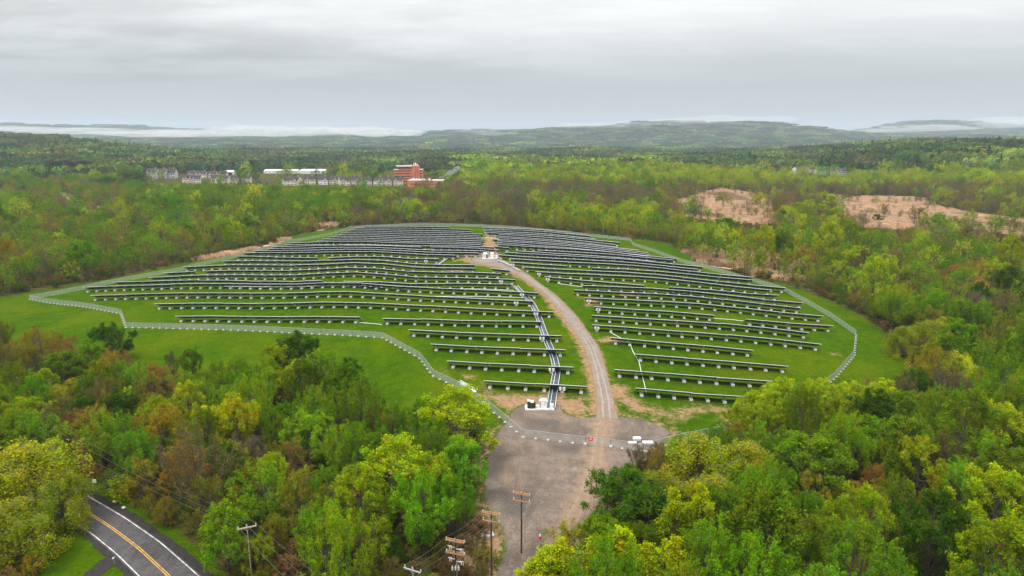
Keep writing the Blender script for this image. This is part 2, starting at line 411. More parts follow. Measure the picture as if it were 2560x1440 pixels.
# ------------------------------------------------------------------ ground sheet
def build_ground():
    rr = [4.0, 20.0]; r = 40.0
    while r < 15200:
        rr.append(r); r *= 1.0075 if r < 800 else 1.012
    rr = np.array(rr)
    az = np.radians(np.concatenate([np.arange(-180, -46, 4.0), np.arange(-46, 46.01, .12), np.arange(50, 180, 4.0)]))
    A, R = np.meshgrid(az, rr)
    X = (R * np.sin(A)).ravel(); Y = (R * np.cos(A)).ravel(); Z = terr(X, Y)
    nr, na = len(rr), len(az)
    V = np.stack([X, Y, Z], 1)
    i, j = np.meshgrid(np.arange(nr - 1), np.arange(na), indexing='ij'); j2 = (j + 1) % na
    q = np.stack([i * na + j, i * na + j2, (i + 1) * na + j2, (i + 1) * na + j], -1).reshape(-1, 4)
    cap = np.array([list(range(na))[::-1]])
    me = np_mesh('ground', V, [q[:, ::-1], cap], [M['ground']], smooth=True)
    def soft(polys, w, jit=0.0):
        m = np.zeros(len(X)); jn = jit * nz(X, Y, 34, 91, 4) if jit else 0.0
        for p in polys: m = np.maximum(m, np.clip((sdist(X, Y, p) + jn) / (2 * w) + .5, 0, 1))
        return m
    ed = np.clip((4.5 - dist_poly(X, Y, RY, False)) / 4 + 1.2, 0, 1)
    verge = GP([(100, 1300), (170, 1300), (250, 1350), (330, 1450), (330, 1600), (60, 1600), (60, 1400)])
    lawn = np.maximum(soft([LAWN], 1.0), np.maximum(ed, soft([verge], 1.5)))
    tr = np.concatenate([TL, TR[::-1]])
    dl, dr_ = dist_poly(X, Y, TL, False), dist_poly(X, Y, TR, False); trd = np.where(dl < dr_, np.clip(1.0 - dl / 5.2, 0, 1), np.clip(.8 - dr_ / 2.6, 0, 1)); trd = np.where(sdist(X, Y, tr) > 0, .9, trd)
    near = np.hypot(X, Y) < 420
    dirt = np.maximum(.9 * soft(DIRTS, 4.0, 4.5), np.where(near, trd * .85, 0))
    dirt = np.maximum(dirt, .62 * np.clip(sdist(X, Y, YARD) / 6 + 1.0, 0, 1))
    for nme, arr in (('lawn', lawn), ('dirt', dirt), ('marsh', soft(MARSH, 3.0, 7.0)), ('lane', soft(LANE, 1.5))):
        a = me.attributes.new(nme, 'FLOAT', 'POINT'); a.data.foreach_set('value', arr.astype(np.float32))
    tag(put('ground', me), kind='structure')
build_ground()

def sheet(name, L, R, mat, up, n=90, across=6, jit=0.0, kind='structure', spline=True):
    """strip between two edge polylines, draped on the terrain"""
    def res(P):
        P = np.asarray(P); d = np.concatenate([[0], np.cumsum(np.hypot(*np.diff(P, axis=0).T))]); t = np.linspace(0, d[-1], n)
        o = np.stack([np.interp(t, d, P[:, 0]), np.interp(t, d, P[:, 1])], 1)
        if spline:
            for _ in range(6):
                o[1:-1] = (o[:-2] + 2 * o[1:-1] + o[2:]) / 4
        return o
    A, B = res(L), res(R)
    if jit:
        g = np.random.default_rng(3); w = (B - A) / np.linalg.norm(B - A, axis=1)[:, None]
        k = np.array([.25, .5, .25])
        A = A + w * np.convolve(g.normal(0, jit, n), k, 'same')[:, None]; B = B + w * np.convolve(g.normal(0, jit, n), k, 'same')[:, None]
    t = np.linspace(0, 1, across + 1)
    P = A[:, None, :] * (1 - t)[None, :, None] + B[:, None, :] * t[None, :, None]
    X, Y = P[..., 0].ravel(), P[..., 1].ravel(); Z = terr(X, Y) + up
    i, j = np.meshgrid(np.arange(n - 1), np.arange(across), indexing='ij'); w = across + 1
    q = np.stack([i * w + j, i * w + j + 1, (i + 1) * w + j + 1, (i + 1) * w + j], -1).reshape(-1, 4)
    me = np_mesh(name, np.stack([X, Y, Z], 1), [q], [mat], smooth=True)
    o = put(name, me)
    if jit:                     # wheel ruts, browner verges and weeds along the strip
        tt = np.tile(t, n); wd = np.repeat(np.linalg.norm(B - A, axis=1), across + 1)
        ed = np.minimum(tt, 1 - tt) * wd
        for nme, arr in (('rut', np.exp(-((np.abs(tt - .5) * wd - .95) / .42) ** 2)), ('brown', np.clip(1 - ed / 1.6, 0, 1) * .75 + .3 * np.exp(-((tt - .5) * wd / .4) ** 2)), ('weed', np.clip(.62 - ed / .9, 0, 1)), ('damp', np.zeros(len(tt)))):
            a_ = me.attributes.new(nme, 'FLOAT', 'POINT'); a_.data.foreach_set('value', arr.astype(np.float32))
    return tag(o, kind=kind)
sheet('gravel_track', TL, TR, M['track'], .10, 220, 14, .22)

def grid_sheet(name, poly, mat, up, step, jit=1.2):
    p = np.asarray(poly); x = np.arange(p[:, 0].min(), p[:, 0].max(), step); y = np.arange(p[:, 1].min(), p[:, 1].max(), step)
    Xg, Yg = np.meshgrid(x, y); cx = (Xg[:-1, :-1] + step / 2).ravel(); cy = (Yg[:-1, :-1] + step / 2).ravel()
    keep = sdist(cx, cy, p) + jit * nz(cx, cy, 5.0, 21, 4) > 0
    nx = len(x); i, j = np.meshgrid(np.arange(len(y) - 1), np.arange(nx - 1), indexing='ij')
    q = np.stack([i * nx + j, i * nx + j + 1, (i + 1) * nx + j + 1, (i + 1) * nx + j], -1).reshape(-1, 4)[keep]
    u, inv = np.unique(q, return_inverse=True)
    X, Y = Xg.ravel()[u], Yg.ravel()[u]
    me = np_mesh(name, np.stack([X, Y, terr(X, Y) + up], 1), [inv.reshape(-1, 4)], [mat], smooth=True)
    o = put(name, me); rut = np.zeros(len(X)); brown = np.zeros(len(X)); damp = np.zeros(len(X))
    for path, off, wt in ((DRIVE1, 1.0, .5), (DRIVE2, 1.0, .38), (DRIVE3, 1.0, .42)):
        for sg in (-off, off): rut = np.maximum(rut, wt * np.exp(-(dist_poly(X, Y, offs(path, sg), False) / .75) ** 2))
    brown = np.clip(1 - dist_poly(X, Y, DRIVE1, False) / 6.5, 0, 1) * .9
    for q in DAMP: damp = np.maximum(damp, np.clip(sdist(X, Y, q) / 6 + .6, 0, 1))
    weed = np.clip(.75 - sdist(X, Y, p) / 2.6, 0, 1)
    for nme, arr in (('rut', rut), ('brown', brown), ('damp', damp), ('weed', weed)):
        a_ = me.attributes.new(nme, 'FLOAT', 'POINT'); a_.data.foreach_set('value', arr.astype(np.float32))
    return tag(o, kind='structure')
def offs(P, d):
    P = np.asarray(P); T = np.gradient(P, axis=0); T /= np.linalg.norm(T, axis=1)[:, None]
    return P + np.stack([-T[:, 1], T[:, 0]], 1) * d
DRIVE1 = GP([(1518, 1036), (1505, 1070), (1496, 1112), (1490, 1160), (1470, 1220), (1435, 1290), (1395, 1370), (1350, 1460), (1310, 1560)])
DRIVE2 = GP([(1512, 1050), (1480, 1072), (1420, 1082), (1360, 1070), (1330, 1050)])
DRIVE3 = GP([(1492, 1130), (1440, 1160), (1380, 1200), (1330, 1270), (1300, 1340), (1290, 1420), (1280, 1500)])
DAMP = [GP(q) for q in ([(1375, 1112), (1450, 1114), (1440, 1132), (1385, 1130)], [(1310, 1046), (1400, 1052), (1390, 1076), (1320, 1072)], [(1255, 1225), (1330, 1235), (1325, 1295), (1265, 1285)], [(1225, 1130), (1260, 1140), (1240, 1200), (1215, 1190)], [(1320, 1380), (1350, 1360), (1340, 1400)])]
grid_sheet('gravel_yard', YARD, M['gravel'], .06, .5)
grid_sheet('gravel_apron', GP([(1185, 640), (1205, 632), (1250, 634), (1256, 642), (1252, 655), (1210, 660), (1175, 652)]), M['track'], .13, .8, .5)

def offs(P, d):
    P = np.asarray(P); T = np.gradient(P, axis=0); T /= np.linalg.norm(T, axis=1)[:, None]
    return P + np.stack([-T[:, 1], T[:, 0]], 1) * d
sheet('road_shoulder', offs(RW, 1.9), offs(RWL, -1.5), M['shoulder'], .05, 80, 6, .25)
sheet('road', offs(RW, .35), offs(RWL, -.35), M['asphalt'], .07, 80, 8)
sheet('road_line_white_east', offs(RW, .09), offs(RW, -.09), M['lineW'], .085, 80, 1)
sheet('road_line_white_west', offs(RWL, .09), offs(RWL, -.09), M['lineW'], .085, 80, 1)
sheet('road_line_yellow_east', offs(RY, .27), offs(RY, .09), M['lineY'], .085, 80, 1)
sheet('road_line_yellow_west', offs(RY, -.09), offs(RY, -.27), M['lineY'], .085, 80, 1)
sheet('driveway', GP([(300, 1393), (262, 1392), (205, 1440), (180, 1500)]), GP([(322, 1416), (285, 1412), (250, 1440), (225, 1500)]), M['shoulder'], .045, 24, 4, .2)

# ------------------------------------------------------------------ solar rows
TILT = math.radians(27.0); CT, ST = math.cos(TILT), math.sin(TILT)
TOP = 2.7; SLANT = 4.1; TABLE = 15.5
def uv_box(me):
    uv = me.uv_layers.new(name='UVMap'); co = [v.co for v in me.vertices]
    for p in me.polygons:
        for li in p.loop_indices:
            c = co[me.loops[li].vertex_index]; uv.data[li].uv = (c.x, c.y)
def table_meshes():
    b = MB(); L = TABLE
    b.box(0, L, 0.02, SLANT, -.045, 0.0, 0)
    for f in range(len(b.m)): pass
    b.m = [1, 0, 0, 0, 0, 0]
    t = b.mesh('panel_table', [M['panel'], M['back']]); uv_box(t)
    f = MB()
    f.box(-.02, L + .02, -.03, .05, -.09, .02)                      # bright upper edge rail
    f.box(-.02, L + .02, SLANT - .05, SLANT + .03, -.07, .015, 1)
    f.box(-.07, .07, -.02, SLANT + .02, -.1, .02); f.box(L - .07, L + .07, -.02, SLANT + .02, -.1, .02)
    f.box(0, L, 1.0, 1.09, -.2, -.05, 1); f.box(0, L, 2.95, 3.04, -.2, -.05, 1)
    for k in range(1, 5): f.box(k * L / 5 - .03, k * L / 5 + .03, 0, SLANT, -.1, -.046, 1)
    fm = f.mesh('table_frame', [M['alu'], M['galvdark']])
    return t, fm
ME_TABLE, ME_FRAME = table_meshes()
def support_meshes():
    b = MB(); b.chbox(-.5, .5, .35, 2.5, -.25, .62, .05)
    blk = b.mesh('ballast_block', M['concrete'])
    s = MB()
    s.box(-.05, .05, .62, .74, .6, TOP - .68 * ST / CT - .12)
    s.box(-.05, .05, 2.2, 2.32, .6, TOP - 2.26 * ST / CT - .12)
    s.beam((0, .7, .7), (0, 2.2, TOP - 2.2 * ST / CT - .3), .07)
    s.beam((0, .15, TOP - .15 * ST / CT - .2), (0, 3.45, TOP - 3.45 * ST / CT - .2), .09)
    s.beam((0, 2.3, .75), (0, .75, TOP - .75 * ST / CT - .35), .06)
    leg = s.mesh('support_leg', M['galv'])
    return blk, leg
ME_BLOCK, ME_LEG = support_meshes()
_b = MB(); _b.chbox(-.34, .34, -.16, .16, 0, .95, .03, 0); _b.box(-.24, .24, -.18, -.15, .3, .6, 1); _b.box(-.3, .3, -.18, .18, -.05, 0, 1)
ME_INV = _b.mesh('inverter_box', [M['whitebox'], M['greybox']])

LROWS = [  # (side, number, [(left pixel), (right pixel)], note)
    ('left', 1, (1209, 951), (1468, 965)), ('left', 2, (1117.5, 901), (1434, 917)), ('left', 3, (1076, 859), (1414, 874)), ('left', 4, (1021, 824), (1404.5, 838.5)),
    ('left', 5, (438, 789.5), (898, 792)), ('left', 5, (955, 795), (1354, 803)), ('left', 6, (384.7, 759), (1384, 779)), ('left', 7, (226, 738.4), (1332, 752)),
    ('left', 8, (207.5, 718.4), (1345, 732)), ('left', 9, (280.6, 704.7), (804, 701)), ('left', 9, (859, 702.5), (1277.5, 709.4)), ('left', 10, (370.6, 693.4), (1288, 698.5)),
    ('left', 11, (409, 682), (483, 678)), ('left', 11, (507.5, 677), (1252, 683)), ('left', 12, (457, 667), (1188, 670)), ('left', 12, (1225, 670), (1272, 675.5)),
    ('left', 13, (554, 652.5), (1184, 662)), ('left', 14, (587, 640.5), (789, 644)), ('left', 14, (819, 644), (1097, 647)), ('left', 15, (605, 632.4), (1138, 637)),
    ('left', 16, (633, 627), (1195, 631.7)), ('left', 17, (667, 621.5), (1213, 627.5)), ('left', 18, (680, 616.5), (1052, 617)), ('left', 18, (1076, 616.5), (1247, 624)),
    ('left', 19, (712, 611.5), (826, 611.5)), ('left', 19, (858, 611.5), (1233, 617)), ('left', 20, (722, 607), (1202, 611.5)), ('left', 21, (792, 601), (1204, 607)),
    ('left', 22, (805, 596.5), (1208, 602.5)), ('left', 23, (822, 591.5), (1206, 597.5)), ('left', 24, (838, 587), (1201, 593.5)), ('left', 25, (852, 582), (1200, 589)),
    ('left', 26, (864, 577.5), (1204, 584.5)), ('left', 27, (872, 573.5), (1178, 579)), ('left', 28, (884, 569.5), (1175, 573.5)), ('left', 29, (905, 566), (1125, 567)),
    ('right', 1, (1589.5, 970), (1874, 992.5)), ('right', 2, (1536.7, 924), (1932.6, 952)), ('right', 3, (1589.5, 884.5), (1972, 914.6)), ('right', 4, (1527, 843), (1884, 874.7)),
    ('right', 5, (1481, 811), (2054, 860.5)), ('right', 6, (1479.5, 788), (2023, 831)), ('right', 7, (1484, 765.6), (1787, 787.5)), ('right', 7, (1865.6, 797), (2084, 814)),
    ('right', 8, (1461.5, 744), (2059, 790)), ('right', 9, (1434.7, 724.4), (2004, 769)), ('right', 10, (1457, 712.7), (2009, 757)), ('right', 11, (1361, 691), (1611, 712.7)),
    ('right', 11, (1674.7, 717), (1948, 738)), ('right', 12, (1338.4, 678), (1929, 725)), ('right', 13, (1309.4, 667), (1965, 719.7)), ('right', 14, (1273, 655), (1418.5, 664)),
    ('right', 14, (1479, 669), (1883, 700)), ('right', 15, (1275, 646), (1883.7, 693)), ('right', 16, (1244, 636.6), (1744, 673)), ('right', 17, (1259, 630), (1758, 667)),
    ('right', 18, (1291, 626.5), (1636, 653)), ('right', 19, (1232, 615), (1271.6, 619)), ('right', 19, (1346, 625), (1685, 650)), ('right', 20, (1243.4, 610.5), (1692, 646)),
    ('right', 21, (1243.4, 605.5), (1624, 641)), ('right', 22, (1244, 601), (1623, 636)), ('right', 23, (1228, 597), (1619, 631)), ('right', 24, (1246, 593.5), (1596, 625)),
    ('right', 25, (1238, 589.5), (1543, 617)), ('right', 26, (1247, 585.5), (1538, 611)), ('right', 27, (1214, 581), (1549, 606)), ('right', 28, (1210, 577), (1489, 597)),
    ('right', 29, (1206, 573), (1473, 589)), ('right', 30, (1205, 569), (1415, 580))]
EXTRA = 0
ORD = ['', 'first', 'second', 'third', 'fourth', 'fifth', 'sixth', 'seventh', 'eighth', 'ninth', 'tenth', 'eleventh', 'twelfth', 'thirteenth', 'fourteenth', 'fifteenth',
       'sixteenth', 'seventeenth', 'eighteenth', 'nineteenth', 'twentieth', 'twenty-first', 'twenty-second', 'twenty-third', 'twenty-fourth', 'twenty-fifth', 'twenty-sixth',
       'twenty-seventh', 'twenty-eighth', 'twenty-ninth', 'thirtieth']
def ordn(n):
    if n < len(ORD): return ORD[n]
    return '%d%s' % (n, 'th' if n % 100 in (11, 12, 13) else {1: 'st', 2: 'nd', 3: 'rd'}.get(n % 10, 'th'))
_cnt = {}
for s_, n_, *_ in LROWS: _cnt[(s_, n_)] = _cnt.get((s_, n_), 0) + 1
_seen = {}
ROWLINES = []
INV_ROWS = {('left', 1), ('left', 4), ('left', 6), ('left', 7), ('left', 8), ('left', 10), ('right', 5), ('right', 7), ('right', 8), ('right', 11), ('right', 12), ('left', 14), ('right', 14), ('left', 2)}
NPARTS = 0
for side, num, a, b in LROWS:
    P0 = np.array(G(*a, TOP)); P1 = np.array(G(*b, TOP)); d = P1 - P0; L = float(np.hypot(*d)); d = d / L; nrm = np.array([-d[1], d[0]])
    ROWLINES.append((P0, P1))
    k = _seen[(side, num)] = _seen.get((side, num), 0) + 1
    blockname = 'left of the gravel track' if side == 'left' else 'right of the gravel track'
    lab = '%s solar row %s, counted from the gate' % (ordn(num), blockname)
    if _cnt[(side, num)] == 2: lab += ', %s of its gap' % ('left' if k == 1 else 'right')
    zb = float(terr(*P0))
    e = empty('solar_row', (P0[0], P0[1], zb))
    tag(e, lab, 'solar panels', 'rows of solar panels %s' % blockname)
    nt_ = max(1, round(L / (TABLE + .2))); seg = L / nt_
    for i in range(nt_):
        s0, s1 = i * seg + .1, (i + 1) * seg - .1
        q0, q1 = P0 + d * s0, P0 + d * s1
        z0, z1 = float(terr(*q0)) + TOP + random.uniform(-.1, .1), float(terr(*q1)) + TOP + random.uniform(-.1, .1)
        ln = math.sqrt((s1 - s0) ** 2 + (z1 - z0) ** 2)
        X = Vector(((s1 - s0) * d[0], (s1 - s0) * d[1], z1 - z0)).normalized()
        Yv = Vector((nrm[0] * CT, nrm[1] * CT, -ST)); Yv = (Yv - X * Yv.dot(X)).normalized(); Zv = X.cross(Yv)
        sx = ln / TABLE
        mt = Matrix(((X.x * sx, Yv.x, Zv.x, q0[0] - P0[0]), (X.y * sx, Yv.y, Zv.y, q0[1] - P0[1]), (X.z * sx, Yv.z, Zv.z, z0 - zb), (0, 0, 0, 1)))
        t = put('panel_table', ME_TABLE, e, mat=mt)
        put('table_frame', ME_FRAME, t, loc=(0, 0, 0)); NPARTS += 2
    ns = max(2, round((L - 3.4) / 5.1) + 1); rz = math.atan2(d[1], d[0])
    for i in range(ns):
        s = 1.7 + (L - 3.4) * i / (ns - 1) + random.uniform(-.15, .15); q = P0 + d * s
        bl = put('ballast_block', ME_BLOCK, e, loc=(q[0] - P0[0], q[1] - P0[1], float(terr(*q)) - zb), rz=rz)
        put('support_leg', ME_LEG, bl, loc=(0, 0, 0)); NPARTS += 2
        if (side, num) in INV_ROWS and _cnt[(side, num)] == (k if side == 'left' else _cnt[(side, num)]) and (i == ns - 2 if side == 'left' else (i == 0 and k == 1)):
            for o_ in (-.55, .55):
                w = q + d * o_ + nrm * .15
                put('inverter_box', ME_INV, e, loc=(w[0] - P0[0], w[1] - P0[1], float(terr(*w)) - zb + .95), rz=rz)

# ------------------------------------------------------------------ fence
ME_FEET = {}
def fence(pts, label, feet=True, h=2.05):
    P = GP(pts)
    seg = np.hypot(*np.diff(P, axis=0).T); D = np.concatenate([[0], np.cumsum(seg)]); L = D[-1]
    n = int(min(98, max(2, round(L / 3.05)))); t = np.linspace(0, L, n + 1)
    X = np.interp(t, D, P[:, 0]); Y = np.interp(t, D, P[:, 1]); Z = terr(X, Y)
    e = empty('chain_link_fence', (X[0], Y[0], Z[0]))
    tag(e, label, 'fence', 'chain-link fence stretches round the solar field')
    x, y, z = X - X[0], Y - Y[0], Z - Z[0]
    V = np.concatenate([np.stack([x, y, z + .06], 1), np.stack([x, y, z + h - .03], 1)]); m = n + 1
    q = np.array([[i, i + 1, m + i + 1, m + i] for i in range(n)])
    put('chain_link_mesh', np_mesh('chain_link_mesh', V, [q], [M['chain']]), e)
    r = MB(); r.tube([(x[i], y[i], z[i] + h) for i in range(m)], .035, k=5); r.tube([(x[i], y[i], z[i] + .06) for i in range(m)], .02, k=4)
    put('top_rail', r.mesh('top_rail', M['galv']), e)
    for i in range(m):
        a = math.atan2(Y[min(i + 1, n)] - Y[max(i - 1, 0)], X[min(i + 1, n)] - X[max(i - 1, 0)])
        put('fence_post', ME_POST, e, loc=(x[i], y[i], z[i]), rz=a)
        if feet: put('ballast_foot', ME_FOOT, e, loc=(x[i], y[i], z[i]), rz=a)
    return e
_b = MB(); _b.cone((0, 0), .045, .045, -.1, 2.1, k=6); ME_POST = _b.mesh('fence_post', M['galv'])
_b = MB(); _b.chbox(-.32, .32, -.6, .22, -.1, .24, .04); ME_FOOT = _b.mesh('ballast_foot', M['footing'])
fence([(1309, 1093), (1463, 1111)], 'fence stretch on gravel, left of the gate with the red sign')
fence([(1527, 1118), (1571, 1123), (1612, 1128)], 'short fence stretch on gravel, right of the gate by the white stacks')
fence([(1612, 1128), (1700, 1103), (1831, 1078), (1916, 1056), (1960, 1042)], 'fence stretch mostly hidden behind the willow right of the gate')
fence([(1960, 1042), (2086, 946), (2134, 890), (2139, 838)], 'fence stretch rising from the lime trees to the far right corner')
fence([(2139, 838), (2070, 790), (1960, 728), (1855, 698), (1700, 655), (1582, 614), (1575, 602)], 'long curved fence stretch along the right side of the solar field', False)
fence([(1575, 602), (1480, 592), (1350, 578), (1200, 567), (1050, 563), (875, 571)], 'fence stretch along the far edge of the solar field below the trees', False)
fence([(875, 571), (830, 588), (720, 608), (615, 640), (450, 678), (300, 705), (75, 749)], 'long fence stretch down the left side of the solar field', False)
fence([(75, 749), (190, 765), (303, 785)], 'fence stretch from the left tip to the short jog')
fence([(303, 785), (316, 819)], 'very short jog of fence at the lower left corner')
fence([(316, 819), (480, 823), (640, 828), (800, 836), (956, 845)], 'straight fence stretch above the lower-left lawn')
fence([(957, 845), (1051, 897), (1083, 940), (1142, 968), (1220, 1018), (1309, 1093)], 'diagonal fence stretch running down to the gravel yard')

def gate():
    A, B = GP([(1463, 1111), (1527, 1118)]); d = B - A; L = float(np.hypot(*d)); rz = math.atan2(d[1], d[0])
    e = empty('chain_link_gate', (A[0], A[1], float(terr(*A))), rz)
    tag(e, 'closed double-leaf chain-link gate across the gravel drive', 'gate')
    for s in (0, 1):
        x0, x1 = (.12, L / 2 - .04) if s == 0 else (L / 2 + .04, L - .12)
        f = MB()
        for z in (.12, 1.05, 2.05): f.tube([(x0, 0, z), (x1, 0, z)], .028, k=5)
        for x in (x0, x1): f.tube([(x, 0, .12), (x, 0, 2.05)], .03, k=5)
        fr = put('gate_leaf', f.mesh('gate_leaf', M['galv']), e)
        m = MB(); m.add([(x0, 0, .12), (x1, 0, .12), (x1, 0, 2.05), (x0, 0, 2.05)], [(0, 1, 2, 3)])
        put('chain_link_mesh', m.mesh('chain_link_mesh', M['chain']), fr)
    for x in (0, L):
        p = MB(); p.cone((x, 0), .09, .09, -.1, 2.3, k=8); put('gate_post', p.mesh('gate_post', M['galv']), e)
        b = MB(); b.chbox(x - .4, x + .4, -.8, .35, -.1, .5, .05); put('ballast_foot', b.mesh('gate_foot', M['footing']), e)
    # red sign hung on the left leaf, white strokes read L I N
    s = tag(empty('warning_sign', (A[0] + .35 * math.cos(rz), A[1] + .35 * math.sin(rz), float(terr(*A)) + 1.2), rz), 'small red sign with white lettering hung at the gate\'s left end', 'sign')
    b = MB(); b.box(0, 1.5, -.1, -.07, 0, .8); put('sign_board', b.mesh('sign_board', M['red']), s)
    t = MB()
    for q in ([(.2, .62), (.2, .2), (.42, .2)], [(.65, .62), (.65, .2)], [(.9, .2), (.9, .62), (1.2, .2), (1.2, .62)]):
        for i in range(len(q) - 1): t.beam((q[i][0], -.115, q[i][1]), (q[i + 1][0], -.115, q[i + 1][1]), .08)
    put('lettering', t.mesh('lettering', M['white']), s)
gate()
# ------------------------------------------------------------------ electrical pads
def part(e, name, mb, mats): return put(name, mb.mesh(name, mats), e)
def pad_front():
    A, B = GP([(1313, 1027), (1386, 1027)]); d = B - A; L = float(np.hypot(*d)); rz = math.atan2(d[1], d[0])
    sx = L / 8.6
    def at(x, y): return (A[0] + math.cos(rz) * x * sx - math.sin(rz) * y, A[1] + math.sin(rz) * x * sx + math.cos(rz) * y)
    z = float(terr(*at(4, 1.5)))
    p = MB(); p.chbox(0, L, 0, 3.6, -.3, .32, .04)
    o = put('concrete_pad', p.mesh('concrete_pad', M['concrete']), None, (A[0], A[1], z), rz); tag(o, 'pale concrete slab under the green transformer beside the gravel yard', 'equipment pad')
    def thing(name, x, y, label, cat):
        c = at(x, y); e = empty(name, (c[0], c[1], z + .32), rz); tag(e, label, cat); return e
    e = thing('pad_transformer', .7, .5, 'dark green pad transformer with pale stepped lid on the near concrete slab', 'transformer')
    b = MB(); b.box(0, .75, .25, 1.9, 0, 2.0); b.box(.75, 1.75, 0, 1.9, 0, 1.75); part(e, 'tank', b, M['greenbox'])
    b = MB(); b.chbox(-.04, .77, .2, 1.95, 2.0, 2.08, .03); b.chbox(.73, 1.8, -.05, 1.95, 1.75, 1.83, .03); part(e, 'lid', b, M['palegreen'])
    b = MB()
    for i in range(7): b.box(1.78, 2.25, .25 + i * .22, .37 + i * .22, .25, 1.5)
    b.box(1.75, 1.82, .2, 1.8, .2, 1.55); part(e, 'cooling_fins', b, M['black'])
    b = MB(); b.box(.8, 1.2, -.02, 0, .15, 1.6); b.box(1.24, 1.68, -.02, 0, .15, 1.6); b.box(1.16, 1.2, -.05, -.02, .8, 1.0); part(e, 'door', b, M['greenbox'])
    e = thing('switchgear_cabinet', 4.7, .7, 'tall white switchgear cabinet in the middle of the near concrete slab', 'cabinet')
    b = MB(); b.chbox(0, 1.55, 0, 1.7, 0, 2.4, .05); part(e, 'cabinet_body', b, M['whitebox'])
    b = MB()
    for i in range(6): b.box(-.45, 0, .2, 1.5, .5 + i * .28, .66 + i * .28)
    b.box(-.48, -.02, .15, 1.55, 1.95, 2.05); part(e, 'ventilation_louvres', b, M['greybox'])
    b = MB(); b.box(.06, .74, -.03, 0, .1, 2.28); b.box(.8, 1.49, -.03, 0, .1, 2.28); d_ = part(e, 'door', b, M['whitebox'])
    b = MB(); b.box(1.0, 1.05, -.08, -.03, 1.0, 1.5); b.box(1.15, 1.3, -.06, -.03, 1.6, 1.85); part(d_, 'handle', b, M['black'])
    b = MB(); b.box(1.6, 2.0, .5, 1.0, 1.0, 1.5); b.tube([(1.75, .7, 1.0), (2.0, .6, .5), (2.2, .6, 0)], .06); part(e, 'side_conduit', b, M['galv'])
    e = thing('junction_cabinet', 7.3, .4, 'small white junction cabinet at the right end of the near concrete slab', 'cabinet')
    b = MB(); b.chbox(0, 1.0, 0, .9, 0, 1.25, .04); part(e, 'cabinet_body', b, M['whitebox'])
    b = MB(); b.box(.08, .92, -.025, 0, .1, 1.15); part(e, 'door', b, M['whitebox'])
pad_front()
def pad_far():
    A, B = GP([(1206, 648), (1245, 648)]); d = B - A; L = float(np.hypot(*d)); rz = math.atan2(d[1], d[0])
    z = float(terr(*((A + B) / 2)))
    p = MB(); p.chbox(0, L, 0, 3.6, -.5, .35, .04)
    tag(put('concrete_pad', p.mesh('concrete_pad_far', M['concrete']), None, (A[0], A[1], z), rz), 'pale concrete slab at the far end of the gravel track', 'equipment pad')
    def thing(name, x, y, label, cat):
        e = empty(name, (A[0] + math.cos(rz) * x - math.sin(rz) * y, A[1] + math.sin(rz) * x + math.cos(rz) * y, z + .35), rz); tag(e, label, cat); return e
    k = L / 10.0
    e = thing('pad_transformer', .6 * k, .6, 'white louvred transformer on the left of the far slab by the track\'s end', 'transformer')
    b = MB(); b.chbox(0, 2.3 * k, 0, 2.1, 0, 3.0, .1); part(e, 'tank', b, M['whitebox'])
    b = MB(); b.box(1.7 * k, 2.9 * k, -.15, 1.9, 0, 2.4); part(e, 'control_box', b, M['greybox'])
    b = MB(); b.box(1.85 * k, 2.75 * k, -.2, -.15, .2, 2.1); part(e, 'door', b, M['black'])
    b = MB()
    for i in range(5): b.box(.2 * k, 1.5 * k, -.04, 0, .4 + .5 * i, .62 + .5 * i)
    part(e, 'cooling_fins', b, M['greybox'])
    e = thing('switchgear_cabinet', 5.3 * k, .6, 'tall white switchgear cabinet on the far slab by the track\'s end', 'cabinet')
    b = MB(); b.chbox(0, 2.0 * k, 0, 1.9, 0, 2.9, .05); part(e, 'cabinet_body', b, M['whitebox'])
    b = MB(); b.box(.1 * k, .95 * k, -.03, 0, .1, 2.7); b.box(1.05 * k, 1.9 * k, -.03, 0, .1, 2.7); part(e, 'door', b, M['whitebox'])
    b = MB(); b.box(2.05 * k, 2.8 * k, .4, 1.4, .3, 2.2); b.tube([(3.1 * k, .8, 2.2), (3.1 * k, .8, 4.2)], .08); b.box(2.9 * k, 3.4 * k, .6, 1.0, 3.4, 4.0); part(e, 'side_conduit', b, M['tan'])
    e = thing('junction_cabinet', 8.4 * k, .5, 'low white junction cabinet at the right end of the far slab', 'cabinet')
    b = MB(); b.chbox(0, 1.4 * k, 0, 1.1, 0, 1.5, .04); part(e, 'cabinet_body', b, M['whitebox'])
    b = MB(); b.box(.1 * k, 1.3 * k, -.03, 0, .1, 1.4); part(e, 'door', b, M['whitebox'])
pad_far()

